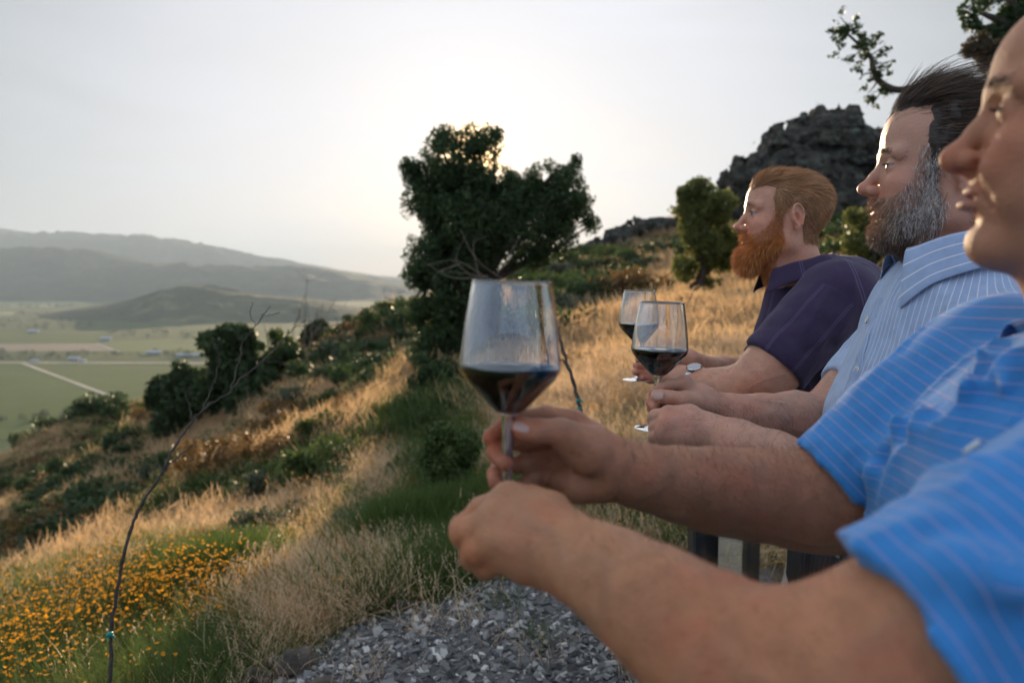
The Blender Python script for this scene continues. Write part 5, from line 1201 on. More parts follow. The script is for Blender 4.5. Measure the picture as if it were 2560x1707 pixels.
# the tree over the men on the right, with one branch reaching out
Z4 = 9.0; b4 = at_ground(2620, 700, Z4, .1)
tb = [bp(2480, 40, Z4, 62), bp(2550, 60, Z4, 90), bp(2440, 20, Z4, 40), bp(2520, -60, Z4, 110), bp(2620, 20, Z4, 110), bp(2430, 60, Z4, 22), bp(2620, 160, Z4, 90), bp(2520, 120, Z4, 55)]
t4 = tree('oak_tree', 'oak tree at the upper right corner above the nearest man', 'tree', b4, tb, 15000, .034, M['oak'], .16, 35, 3.0, -.14, trunk_pts=[b4, P(2600, 450, Z4), P(2570, 230, Z4), P(2560, 90, Z4)])
V, F, tn = leaf_cloud([bp(2450, 125, Z4-.4, 42), bp(2500, 150, Z4-.4, 50), bp(2420, 130, Z4-.4, 20)], 3200, .026, 5, -.12, 77); mk('withered_leaves', relto(V, t4), F, M['brown'], t4, False, {'tone': tn}, label='dry brown leaves low in the crown', kind='stuff')
bc_ = curve([P(2600, 260, Z4), P(2420, 235, Z4), P(2300, 222, Z4), P(2240, 225, Z4), P(2200, 205, Z4), P(2182, 170, Z4), P(2178, 145, Z4), P(2160, 125, Z4), P(2140, 105, Z4), P(2118, 85, Z4)], 40)
bv_, bf_ = tube(bc_, np.linspace(.055, .012, 40), 8); tips = [(2105, 62), (2135, 55), (2075, 70), (2210, 118), (2235, 122), (2190, 95), (2150, 160), (2125, 160), (2170, 200), (2160, 240), (2180, 260), (2215, 175), (2195, 235), (2100, 95), (2145, 85), (2165, 105), (2150, 210), (2140, 60), (2110, 120), (2215, 150)]
Vt, Ft, blobs = [bv_], list(bf_), []; o_ = len(bv_); r_ = np.random.default_rng(4)
for tx, ty in tips:
    tp = P(tx, ty, Z4)+r_.normal(size=3)*.05; k = np.argmin(np.linalg.norm(bc_-tp, axis=1)); v, f = tube(curve([bc_[k], (bc_[k]+tp)/2+r_.normal(size=3)*.02, tp], 5), np.linspace(.012, .004, 5), 5)
    Vt.append(v); Ft += [[i+o_ for i in q] for q in f]; o_ += len(v); blobs += [(tp+r_.normal(size=3)*.05, (.07, .07, .05)) for _ in range(2)]+[((tp*w1+bc_[k]*(1-w1))+r_.normal(size=3)*.05, (.055, .055, .045)) for w1 in (.75, .5, .3)]
mk('branch', relto(np.concatenate(Vt), t4), Ft, M['bark'], t4)
V, F, tn = leaf_cloud(blobs, 2000, .024, 12, -.12, 55, .8); mk('branch_leaves', relto(V, t4), F, M['oak'], t4, False, {'tone': tn}, kind='stuff')
# dark shrubs on the left crest
Z5 = 27.0
tree('shrub', 'broad dark evergreen shrub at the left end of the crest above the vineyard', 'bush', at_ground(440, 1085, 28), [bp(440, 955, 27.5, 52), bp(400, 985, 27.5, 40), bp(470, 1010, 27.5, 62), bp(420, 1050, 27.5, 48), bp(500, 960, 27.5, 40), bp(380, 1010, 27.5, 20)], 8500, .12, M['oak'], .12, 45, .9, -.22)
tree('shrub', 'middle dark shrub of the crest, tallest of the cluster, behind the bare sapling', 'bush', at_ground(600, 1060, 26.5), [bp(560, 870, 26.5, 52), bp(520, 855, 26.5, 26), bp(600, 850, 26.5, 42), bp(590, 930, 26.5, 66), bp(620, 1000, 26, 62), bp(540, 980, 26.5, 56), bp(565, 835, 26.5, 26), bp(660, 960, 26, 40)], 9500, .12, M['oak'], .12, 46, .9, -.2)
tree('shrub', 'thin olive shrub with bare twigs at the right of the dark crest cluster', 'bush', at_ground(690, 990, 28), [bp(650, 850, 28, 40), bp(690, 845, 28, 38), bp(720, 890, 28, 40), bp(680, 920, 28, 46), bp(660, 810, 28, 18)], 3000, .11, M['chap'], .08, 47, 1.2, .0)
tree('small_tree', 'small round dark tree standing alone on the crest', 'tree', at_ground(790, 900, 33), [bp(793, 838, 33, 34), bp(775, 850, 33, 26), bp(815, 862, 33, 28), bp(800, 820, 33, 22)], 3000, .11, M['oak'], .10, 48, .9, -.3)
def bare_tree(name, label, base, tips, r0, seed, mat=None):
    r = np.random.default_rng(seed); base = np.asarray(base, float); root = thing(name, label, 'tree', tuple(base)); V, F, o = [], [], 0
    def grow(p, q, rad, lvl):
        nonlocal o
        m = (p+q)/2+r.normal(size=3)*np.linalg.norm(q-p)*.10; c = curve([p, m, q], 6); v, f = tube(c, np.linspace(rad, rad*.45, 6), 5); V.append(v); F.extend([[i+o for i in x] for x in f]); o += len(v)
        if lvl > 0:
            for k in range(4):
                s = c[r.integers(1, 6)]; d = (q-p)/np.linalg.norm(q-p)+r.normal(size=3)*.55; d[2] += .15; grow(s, s+d/np.linalg.norm(d)*np.linalg.norm(q-p)*(.35+.35*r.random()), rad*.45, lvl-1)
    for t in tips: grow(base, np.asarray(t, float), r0, 2)
    mk('branches', relto(np.concatenate(V), root), F, mat or M['deadwood'], root); return root
bare_tree('bare_tree', 'leafless pale tree behind the small round tree on the crest', at_ground(822, 880, 35), [P(838, 775, 35), P(815, 790, 35), P(862, 795, 35), P(795, 800, 35)], .03, 3)
bare_tree('bare_tree', 'leafless leaning tree between the dark shrubs and the small round tree', at_ground(700, 960, 29), [P(760, 800, 29), P(735, 815, 29), P(780, 830, 29), P(745, 880, 29)], .03, 6)
bare_tree('bare_tree', 'faint leafless treetop showing just left of the large oak above the crest', at_ground(990, 830, 40), [P(985, 745, 40), P(970, 765, 40), P(1005, 760, 40)], .03, 9)
# bare saplings in the foreground
def stems(name, label, base, rows, mat, tapes=()):
    root = thing(name, label, 'sapling', tuple(base)); V, F, o = [], [], 0
    for pts in rows:
        W = np.array([[*P(a, b, z), r] for a, b, z, r in pts]); c = curve(W, max(6, len(pts)*6)); c[1:-1, :3] += rng.normal(size=(len(c)-2, 3))*.0022; v, f = tube(c[:, :3], np.maximum(.0012, c[:, 3]*(1+.12*np.sin(np.arange(len(c))*1.7))), 8); V.append(v); F += [[i+o for i in q] for q in f]; o += len(v)
    mk('stem', relto(np.concatenate(V), root), F, mat, root)
    for (px, py, z, dx) in tapes:
        c = P(px, py, z); v, f = tube([c+np.array([0, 0, -.006]), c+np.array([0, 0, .006])], .0080 if name == 'sapling' else .0085, 10); MBt = MB(); MBt.add(v, f)
        for sx in (-1, 1):
            v, f = tube(curve([c, c+np.array([sx*.010, -.004, -.002]), c+np.array([sx*.014, -.006, -.014+.004*sx])], 6), np.linspace(.0035, .002, 6), 5); MBt.add(v, f)
        MBt.build('tape', M['tape'], root)
    return root
M['tape'] = material('green_tie_tape', [(.0, .20, .17), (.01, .26, .22)], 60, .4)
stems('sapling', 'thin bare sapling bending right in the left foreground, tied with green tape', P(272, 1760, 2.25), [
    [(270, 1790, 2.25, 0.00624), (278, 1600, 2.28, 0.00574), (296, 1460, 2.3, 0.00524), (325, 1330, 2.33, 0.00489), (350, 1270, 2.36, 0.00450), (403, 1185, 2.4, 0.00410), (440, 1110, 2.45, 0.00374), (483, 1052, 2.5, 0.00350), (504, 1027, 2.52, 0.00339), (575, 978, 2.6, 0.00299), (603, 946, 2.65, 0.00274), (655, 904, 2.7, 0.00239), (694, 866, 2.8, 0.00200), (736, 820, 2.9, 0.00150), (765, 800, 2.95, 0.00090)],
    [(483, 1052, 2.5, 0.00325), (473, 1016, 2.5, 0.00250), (466, 988, 2.5, 0.00225), (478, 962, 2.5, 0.00139)], [(504, 1027, 2.52, 0.00250), (530, 970, 2.55, 0.00200), (548, 905, 2.6, 0.00180), (540, 869, 2.6, 0.00180), (535, 846, 2.6, 0.00100)],
    [(575, 978, 2.6, 0.00250), (600, 900, 2.7, 0.00200), (605, 860, 2.75, 0.00200), (640, 812, 2.8, 0.00174), (660, 785, 2.8, 0.00150), (676, 765, 2.8, 0.00090)], [(403, 1185, 2.4, 0.00299), (430, 1155, 2.42, 0.00225), (466, 1125, 2.45, 0.00150), (482, 1110, 2.45, 0.00075)],
    [(655, 904, 2.7, 0.00150), (700, 905, 2.75, 0.00100), (740, 935, 2.8, 0.00060)], [(640, 812, 2.8, 0.00125), (625, 790, 2.8, 0.00080), (630, 755, 2.8, 0.00050)], [(655, 790, 2.8, 0.00100), (700, 782, 2.8, 0.00050)]], M['twig'], [(276, 1585, 2.27, 1)])
stems('young_vine', 'thin dark twig with green tape rising behind the large glass', P(1462, 1100, 3.4), [
    [(1460, 1120, 3.4, .009), (1452, 1040, 3.4, .0085), (1440, 975, 3.42, .008), (1418, 910, 3.45, .0075), (1400, 850, 3.5, .007), (1385, 800, 3.5, .006), (1362, 740, 3.55, .005), (1335, 700, 3.6, .003)], [(1418, 910, 3.45, .004), (1400, 900, 3.45, .003), (1380, 905, 3.45, .0015)]], M['twig'], [(1448, 1000, 3.4, 1), (1449, 1020, 3.4, 1)])
# ================================================================ rocks
def worley(p, seed=0):
    i = np.floor(p).astype(int); f1 = np.full(len(p), 9.); f2 = np.full(len(p), 9.)
    for dx in (-1, 0, 1):
        for dy in (-1, 0, 1):
            for dz in (-1, 0, 1):
                c = i+np.array([dx, dy, dz]); o = np.stack([_perm[(c[:, 0]+k*7+seed) & 63, (c[:, 1]+k*13) & 63, (c[:, 2]+k*29) & 63] for k in range(3)], 1)
                d = nrm1(c+o-p); m = d < f1; f2 = np.where(m, f1, np.minimum(f2, d)); f1 = np.where(m, d, f1)
    return f1, f2
def rock(name, label, blobs, h, amp, freq, seed, mat, cat='rock', group=None, crag=0):
    v = Vol()
    for c, r in blobs: v.ell(c, r, min(r)*.35)
    def sd(p):
        q = p*freq+seed; e = v(p); rg = 1-np.abs(fbm(q, 4, .55))*2; st_ = np.abs(fbm(q*np.array([.8, .8, 2.6])+3, 3)); 
        if crag: f1, f2 = worley(q*np.array([1.1, 1.1, .8])+.5*fbm(q*.7, 2)[:, None]); g1, g2 = worley(q*2.7+9); e = e+amp*(.9-1.5*np.minimum(f2-f1, .5))*crag+amp*.35*(.5-np.minimum(g2-g1, .5))*crag+amp*.8*crag*vnoise(np.floor(q*1.3+.3*fbm(q, 2)[:, None])*3.7)
        return e-amp*(rg*.75-.35)+amp*.7*st_
    lo, hi = v.bounds(); V, F = surface(sd, lo-amp, hi+amp, h, pad=amp); root = None
    c = np.array([*((lo+hi)/2)[:2], lo[2]]); o = mk(name, V-c, F, mat, label=label, cat=cat, group=group, smooth=False); o.location = c; return o
def rock_mat(name, cols, sc, bump, lichen=(.15, .18, .15)):
    m = material(name, cols, sc, .95, bump=bump, bscale=sc*2.5, detail=10, spec=.1); t = m.node_tree; b = t.nodes['Principled BSDF']; l = b.inputs['Base Color'].links[0].from_socket
    tc = N(t, 'ShaderNodeTexCoord'); nz = N(t, 'ShaderNodeTexNoise', Scale=sc*.9, Detail=8, Roughness=.75); t.links.new(tc.outputs['Object'], nz.inputs['Vector']); r = N(t, 'ShaderNodeMapRange'); r.inputs['From Min'].default_value = .53; r.inputs['From Max'].default_value = .66
    mx = N(t, 'ShaderNodeMix', data_type='RGBA'); t.links.new(nz.outputs['Fac'], r.inputs['Value']); t.links.new(r.outputs[0], mx.inputs['Factor']); t.links.new(l, mx.inputs[6]); mx.inputs[7].default_value = (*lichen, 1); t.links.new(mx.outputs[2], b.inputs['Base Color']); return m
M['rock'] = rock_mat('lichened_volcanic_rock', [(.018, .018, .017), (.06, .056, .048), (.13, .11, .085)], 1.6, .3)
ZR = 50
rock('rock_outcrop', 'huge dark craggy outcrop rising behind the bearded men', [(b[0]+np.array([0, dz, 0]), b[1]) for b, dz in [(bp(2060, 420, ZR, 150, 3.6), 0), (bp(1985, 400, ZR, 92, 3.0), -.5), (bp(2085, 345, ZR, 80, 2.6), 0), (bp(2125, 400, ZR, 95, 3), 0), (bp(2045, 290, ZR, 34, 1.5), 0), (bp(1860, 500, ZR, 88, 2.8), -1.5),
     (bp(1945, 480, ZR, 130, 3.5), -1.5), (bp(2200, 470, ZR, 120, 3.5), 0), (bp(2330, 560, ZR, 190, 4), 0), (bp(2000, 600, ZR, 170, 4), -2), (bp(1850, 600, ZR, 60, 2.5), -1.5), (bp(2150, 600, ZR, 160, 4), -2)]], .105, .55, .75, 3.3, M['rock'], crag=1.0)
rock('rock_outcrop', 'lower rubbly rock ridge on the skyline right of the large oak', [bp(1600, 580, 50, 42, 2.2), bp(1545, 605, 50, 44, 2), bp(1650, 580, 50, 44, 2), bp(1490, 640, 50, 50, 2), bp(1435, 672, 50, 44, 2), bp(1700, 590, 50, 50, 2), bp(1750, 600, 50, 50, 2), bp(1580, 650, 49, 60, 2), bp(1660, 650, 49, 70, 2), bp(1400, 700, 49, 40, 2)], .12, .42, 1.1, 9.1, M['rock'], crag=.8)
M['boulder'] = rock_mat('grey_brown_boulder', [(.05, .045, .042), (.12, .10, .085), (.17, .14, .11)], 9, .02, (.20, .18, .15))
for k, (px, py, Z, r, lb) in enumerate([(735, 1615, 3.05, 62, 'rounded dark boulder at the left edge of the chipped-stone mound'), (640, 1672, 2.95, 44, 'dark boulder low at the bottom edge beside the yellow flowers'), (815, 1700, 2.8, 50, 'pale brown flat boulder cut by the bottom edge of the picture'),
     (1020, 1530, 3.5, 34, 'small dark stone on the upper rim of the chipped-stone mound'), (770, 1570, 3.3, 30, 'small grey stone behind the rounded dark boulder')]):
    p = at_ground(px, py, Z, 0); rr0 = L(Z)*r; rock('boulder', lb, [(p+np.array([0, 0, rr0*.25]), (rr0*1.15, rr0, rr0*.75)), (p+np.array([rr0*.5, .02, rr0*.1]), (rr0*.7, rr0*.8, rr0*.6))], .010, .05, 7, k*3.7, M['boulder'], 'boulder', crag=.7)

# ================================================================ scattering by instances
def scatter(name, pts, rots, scl, src, mat=None):
    me = bpy.data.meshes.new(name); me.vertices.add(len(pts)); me.vertices.foreach_set('co', np.asarray(pts, np.float32).ravel())
    a = me.attributes.new('rot', 'FLOAT_VECTOR', 'POINT'); a.data.foreach_set('vector', np.asarray(rots, np.float32).ravel()); a = me.attributes.new('scl', 'FLOAT_VECTOR', 'POINT'); s3 = np.asarray(scl, np.float32); s3 = np.repeat(s3[:, None], 3, 1) if s3.ndim == 1 else s3
    a.data.foreach_set('vector', s3.ravel()); o = bpy.data.objects.new(name, me); C.objects.link(o); o['kind'] = 'stuff'
    g = bpy.data.node_groups.new(name, 'GeometryNodeTree'); g.interface.new_socket('Geometry', in_out='INPUT', socket_type='NodeSocketGeometry'); g.interface.new_socket('Geometry', in_out='OUTPUT', socket_type='NodeSocketGeometry')
    gi = g.nodes.new('NodeGroupInput'); go = g.nodes.new('NodeGroupOutput'); ip = g.nodes.new('GeometryNodeInstanceOnPoints'); oi = g.nodes.new('GeometryNodeObjectInfo'); oi.inputs['Object'].default_value = src; oi.inputs['As Instance'].default_value = True
    ar = g.nodes.new('GeometryNodeInputNamedAttribute'); ar.data_type = 'FLOAT_VECTOR'; ar.inputs[0].default_value = 'rot'; asc = g.nodes.new('GeometryNodeInputNamedAttribute'); asc.data_type = 'FLOAT_VECTOR'; asc.inputs[0].default_value = 'scl'
    g.links.new(gi.outputs[0], ip.inputs['Points']); g.links.new(oi.outputs['Geometry'], ip.inputs['Instance'])
    g.links.new(ar.outputs[0], ip.inputs['Rotation']); g.links.new(asc.outputs[0], ip.inputs['Scale']); g.links.new(ip.outputs[0], go.inputs[0])
    m = o.modifiers.new('scatter', 'NODES'); m.node_group = g; return o
def proj(p):
    q = np.asarray(p)-CAM; z = q@FW; return CX+q[:, 0]/z*F_PX, CY-(q@UP)/z*F_PX, z
def ground_samples(n, r0, r1, a0=-37, a1=43, seed=1, pw=1.0):
    r = np.random.default_rng(seed); th = np.radians(a0+(a1-a0)*r.random(n)); rr = r0*(r1/r0)**(r.random(n)**pw); x = rr*np.sin(th); y = rr*np.cos(th); z = ground(x, y)
    k = (deck_dist(x, y) < -.04); return np.stack([x, y, z], 1)[k], rr[k]
def seg_w(px, py, a, b, wd):
    a = np.array(a, float); b = np.array(b, float); ab = b-a; h = np.clip(((px-a[0])*ab[0]+(py-a[1])*ab[1])/(ab@ab), 0, 1); return np.exp(-(np.hypot(px-a[0]-h*ab[0], py-a[1]-h*ab[1])/wd)**2)
def blade_clump(n, ln, wd, spread, seed, heads=0, lean=.35):
    r = np.random.default_rng(seed); p = np.stack([r.normal(size=n)*spread, r.normal(size=n)*spread, 0*np.arange(n)-.02], 1); d = np.stack([r.normal(size=n)*lean, r.normal(size=n)*lean, np.ones(n)], 1)
    V, F, tt, ids = strands(p, d, ln*(.5+.7*r.random(n)), wd, .07, np.stack([r.normal(size=n)*.5+.3, r.normal(size=n)*.5, -.45+0*p[:, 0]], 1), 4, r=r); tone = (.75+.5*r.random(n))[ids]*(.8+.35*tt)
    if heads:
        nv = 5*2; tips = V.reshape(n, nv, 3)[:heads, -2:].mean(1); Vs, Fs, o = [V], [F], len(V); ts = [tone]
        for t in tips:
            for j in range(5):
                c = t+np.array([r.normal()*.004, r.normal()*.004, -.012*j]); a = r.normal(size=3); a /= np.linalg.norm(a); b = np.cross(a, [0, 0, 1.]); s = .007
                Vs.append(np.array([c-a*s*.5, c-np.array([0, 0, s]), c+a*s*.5, c+np.array([0, 0, s])])); Fs.append(np.arange(4)[None]+o); o += 4; ts.append(np.full(4, 1.25))
        return np.concatenate(Vs), np.concatenate(Fs), np.concatenate(ts)
    return V, F, tone
M['dry'] = leaf_mat('dry_grass', (.34, .22, .11), (.85, .60, .34), .45, .7)
M['straw'] = leaf_mat('pale_straw', (.46, .32, .19), (.90, .68, .45), .45, .7)
M['green'] = leaf_mat('green_grass', (.035, .065, .015), (.14, .20, .055), .45, .6)
M['gold'] = leaf_mat('golden_herb', (.26, .13, .025), (.50, .28, .06), .4, .7)
def src_obj(name, V, F, tone, mat, at, label=None):
    o = mk(name, V, F, mat, None, False, {'tone': tone}, kind='stuff'); o.location = at; return o
def gp(px, py, Z): p = P(px, py, Z); return (p[0], p[1], ground(p[0], p[1])[0])
s_dry = src_obj('dry_grass', *blade_clump(40, .25, .0019, .11, 1, 12, .5), M['dry'], gp(900, 1330, 5.5)); s_str = src_obj('dry_grass', *blade_clump(30, .32, .0017, .10, 2, 24, .5), M['straw'], gp(800, 1300, 6.5)); s_grn = src_obj('green_grass', *blade_clump(50, .24, .0022, .08, 3), M['green'], gp(1000, 1420, 4.6))
s_far = src_obj('dry_grass', *blade_clump(46, .27, .0065, .22, 4, 8), M['dry'], gp(1500, 900, 13)); s_farg = src_obj('green_grass', *blade_clump(46, .30, .0075, .20, 5), M['chap'], gp(1400, 780, 25)); s_gold = src_obj('golden_herb', *blade_clump(44, .30, .005, .12, 6, 20), M['gold'], gp(700, 1200, 11))
# orange-yellow poppies: stems, feathery leaves and open cups
def flower_clump(seed, n=6):
    r = np.random.default_rng(seed); V, F, tone = blade_clump(34, .20, .0018, .09, seed+50); Vs, Fs, o = [], [], 0; Vg, Fg, tg, og = [V], [F], [tone], len(V)
    for k in range(n):
        b = np.array([r.normal()*.09, r.normal()*.09, 0]); t = b+np.array([r.normal()*.05, r.normal()*.05, .15+.24*r.random()]); m = (b+t)/2+r.normal(size=3)*.012
        v, f = tube(curve([b, m, t], 4), .0011, 3, False); Vg.append(v); Fg.append(np.array(f)+og); tg.append(np.full(len(v), 1.0)); og += len(v)
        ax = np.array([r.normal()*.35-.1, r.normal()*.35-.15, 1]); ax /= np.linalg.norm(ax); e1 = np.cross(ax, [.3, 1, .2]); e1 /= np.linalg.norm(e1); e2 = np.cross(ax, e1); R_ = .0058+.004*r.random(); op = .3+.6*r.random()
        for q in range(4):
            a0 = q*1.5708+r.random()*.2; pts = []
            for da, rr, hh in ((-.2, .12, 0), (.2, .12, 0), (.75, .8, .8), (.35, 1.05, 1), (-.35, 1.05, 1), (-.75, .8, .8)):
                pts.append(t+(e1*math.cos(a0+da)+e2*math.sin(a0+da))*rr*R_*(.55+.6*op)+ax*hh*R_*(1.25-op))
            Vs.append(pts); Fs.append([o, o+1, o+2, o+5]); Fs.append([o+5, o+2, o+3, o+4]); o += 6
    return (np.concatenate(Vg), np.concatenate(Fg), np.concatenate(tg)), (np.concatenate(Vs), np.array(Fs))
M['petal'] = leaf_mat('poppy_petals', (.72, .28, .008), (.95, .46, .02), .45, .5); fl = []
for k in range(3):
    (a, b, c), (d, e) = flower_clump(20+k); o = src_obj('yellow_flowers', np.concatenate([a, d]), np.concatenate([b, e+len(a)]), np.concatenate([c, rng.random(len(d))*.8+.6]), M['green'], gp(300+80*k, 1560, 4.8)); o.data.materials.append(M['petal'])
    mi = np.zeros(len(o.data.polygons), np.int32); mi[len(b):] = 1; o.data.polygons.foreach_set('material_index', mi); fl.append(o)
def rots(n, r, tilt=.12): return np.stack([r.normal(size=n)*tilt, r.normal(size=n)*tilt, r.random(n)*6.283], 1)
# near field
r = np.random.default_rng(42)
p, d = ground_samples(57000, 2.7, 26, seed=3, pw=1.0); px, py, pz = proj(p); gw = gravel_w(p[:, 0], p[:, 1])
ok = (px > -250) & (px < 3300) & (py < 1950) & ((px < 2150) | (r.random(len(p)) < .6)) & (gw < .3+.0*r.random(len(p))); p, d, px, py = p[ok], d[ok], px[ok], py[ok]; n = len(p)
u = r.random(n); nz = fbm(np.stack([p[:, 0]*.9, p[:, 1]*.9, 0*u], -1), 3); nz2 = fbm(np.stack([p[:, 0]*.35+7, p[:, 1]*.35, 0*u], -1), 3)
wf = np.clip((py-1440)/80, 0, 1)*np.clip((640-px)/120, 0, 1)*.75+.75*seg_w(px, py, (420, 1500), (640, 1620), 70)+.55*seg_w(px, py, (250, 1350), (480, 1180), 45)+.5*seg_w(px, py, (450, 1180), (760, 1080), 28)+.35*seg_w(px, py, (100, 1400), (300, 1330), 34)+.35*seg_w(px, py, (650, 1320), (800, 1290), 38)+1.5*seg_w(px, py, (1480, 1320), (1740, 1320), 55)+.35*seg_w(px, py, (1370, 940), (1440, 960), 26)+.2*seg_w(px, py, (1520, 890), (1570, 960), 26)
wf *= np.where(px < 900, .62, 1)*np.clip(.34+nz*2.6, .03, 1.1)
wg = .6*np.clip((py-1400)/80, 0, 1)*np.clip((700-px)/120, 0, 1)+.75*seg_w(px, py, (420, 1440), (640, 1420), 60)+.7*seg_w(px, py, (930, 1340), (1180, 1420), 75)+.7*seg_w(px, py, (1400, 1250), (1720, 1340), 75)+.35*seg_w(px, py, (800, 1170), (860, 1180), 30)+.5*seg_w(px, py, (1560, 1090), (1620, 1080), 30)+.5*seg_w(px, py, (850, 1500), (1150, 1480), 50)+.25*np.clip(nz2*3, 0, 1)
dz = seg_w(px, py, (1090, 1060), (1110, 1400), 85)+seg_w(px, py, (1180, 1100), (1200, 1350), 50)+.8*seg_w(px, py, (800, 1150), (900, 1250), 40); wg = wg+.75*np.clip(dz, 0, 1)
cls = np.where(u < wf, 0, np.where(r.random(n) < wg, 1, np.where(r.random(n) < .42+nz*.6, 2, 3))); cls = np.where((cls == 3) & (r.random(n) < .12+.25*(nz2 > .1)), 4, cls)
sk = fbm(np.stack([(p[:, 0]*.35+p[:, 1]*.94)*.55, (p[:, 0]*.94-p[:, 1]*.35)*.16, 0*u], -1), 3); dk = (sk < -.02) & (d > 5); cls = np.where(dk & (r.random(n) < .55) & (cls > 1), np.where(r.random(n) < .5, 1, 4), cls); cls = np.where((sk > .18) & (cls == 1) & (r.random(n) < .7) & (d > 8), 2, cls)
bare = (fbm(np.stack([p[:, 0]*.6-4, p[:, 1]*.6, 0*u], -1), 3) < -.30) | (dk & (r.random(n) < .4)) | ((dz > .4) & (r.random(n) < .5)); keep = ~(bare & (cls > 1) & (r.random(n) < .85))
keep &= ~((d < 10) & (cls > 1) & (r.random(n) < .30)); keep &= ~((px < 760) & (d > 9) & (sk < .08) & (cls > 1) & (r.random(n) < .8)); keep &= ~((dz > .35) & (cls > 1) & (r.random(n) < .85))
cls = np.where((px > 1290) & (d > 7.5) & ((cls == 1) | (cls == 4)) & (r.random(n) < .8), 2, cls); gz = seg_w(px, py, (1400, 1240), (1730, 1330), 80)+seg_w(px, py, (1300, 1250), (1420, 1300), 50); cls = np.where((gz > .35) & (cls > 1) & (r.random(n) < .8), 1, cls)
keep |= (px > 1290) & (d > 7.5)
far = d > 10; wind = np.array([.1, -.25])
for nm, src_n, src_f, c, s0 in (('dry_grass', s_dry, s_far, 3, 1.0), ('pale_dry_grass', s_str, s_far, 2, 1.0), ('green_grass', s_grn, s_farg, 1, 1.0), ('golden_herb', s_gold, s_gold, 4, .9)):
    for nf, sr, mk_ in (('', src_n, ~far), ('', src_f, far)):
        m = (cls == c) & keep & mk_; q = p[m]; k = len(q)
        if k: scatter(nm, q, rots(k, r, .2), (.65+.6*r.random(k))*s0*(np.clip(.75+d[m]*.018, 0, 1.25)), sr)
for k_ in range(3):
    m = (cls == 0) & (np.arange(n) % 3 == k_) & (r.random(n) < .55); q = p[m]; k = len(q); scatter('yellow_flowers', q, rots(k, r, .12), .6+.7*r.random(k), fl[k_])
# far field
p, d = ground_samples(33000, 24, 95, seed=5, pw=1.1); px, py, pz = proj(p); ok = (px > -200) & (px < 3300); p, d = p[ok], d[ok]; px, py = px[ok], py[ok]; n = len(p); u = r.random(n)
nz = fbm(np.stack([p[:, 0]*.12, p[:, 1]*.12, 0*u], -1), 4); g_ = (u < .28+nz*1.2) & ~((px > 1300) & (py > 740) & (r.random(n) < .85))
for nm, m, sr in (('dry_grass', ~g_ & (r.random(n) < .8), s_far), ('green_grass', g_, s_farg)):
    q = p[m]; k = len(q); scatter(nm, q, rots(k, r, .25), (1.0+.6*r.random(k))*1.1, sr)
# chaparral bushes of the slope: individuals
def bush(name, seed, mat, n=1500, size=.045):
    r = np.random.default_rng(seed); bl = [(np.array([0, 0, .30]), (.42, .42, .34))]+[(np.array([r.normal()*.30, r.normal()*.30, .28+.16*r.random()]), (.24, .24, .20)) for _ in range(5)]
    return leaf_cloud(bl, n, size, 5, -.16, seed, .5)
kinds = [('shrub', M['chap'], 'mid-green'), ('shrub', M['oak'], 'dark green'), ('shrub', M['sage'], 'grey-green'), ('shrub', M['rust'], 'rusty brown')]
protos = []
for k, (nm, mt, lb) in enumerate(kinds):
    V, F, tn = bush(nm, 60+k, mt); o = mk(nm, V, F, mt, None, False, {'tone': tn}, cat='bush', group='low bushes on the slope'); protos.append(o)
r = np.random.default_rng(77); used = [False]*4
regions = [  # px0,px1,py0,py1 : expected pixel region, Z range, number, individuals, kind weights, size, place
    ((1290, 1640, 640, 820), (24, 52), 110, 8, (.5, .3, .1, .1), 1.45, 'on the green hillside behind the far glasses'), ((820, 1080, 770, 960), (17, 33), 55, 8, (.45, .25, .2, .1), 1.25, 'on the crest at the left foot of the large oak'), ((680, 1000, 850, 1050), (14, 30), 60, 7, (.25, .3, .15, .3), 1.0, 'on the slope right of the dark crest shrubs'),
    ((1800, 2250, 520, 760), (20, 44), 34, 0, (.3, .4, .2, .1), 1.5, ''), ((380, 900, 1000, 1230), (9, 26), 55, 8, (.2, .35, .1, .35), .85, 'on the slope below the dark crest shrubs'), ((0, 420, 1050, 1420), (14, 48), 80, 9, (.15, .55, .05, .25), 1.25, 'on the streaked slope at the far left'),
    ((1260, 1460, 850, 1010), (8, 16), 7, 3, (.2, .3, .1, .4), .5, 'in the golden grass between the large and middle glasses'), ((560, 1150, 1180, 1420), (5, 11), 18, 5, (.2, .3, .2, .3), .5, 'in the straw left of the nearest hands'), ((1600, 1960, 700, 900), (13, 22), 12, 3, (.1, .2, .4, .3), .5, 'in the golden grass below the red beard'),
    ((1250, 1420, 760, 900), (14, 26), 14, 3, (.3, .6, .1, 0), 1.2, 'just right of the large glass bowl'), ((0, 330, 1040, 1130), (55, 90), 24, 4, (.1, .9, 0, 0), 2.6, 'on the far rim above the vineyard')]
ORD = ['leftmost', 'second', 'third', 'fourth', 'fifth', 'sixth', 'seventh', 'eighth', 'ninth']; mass = [[], [], [], []]
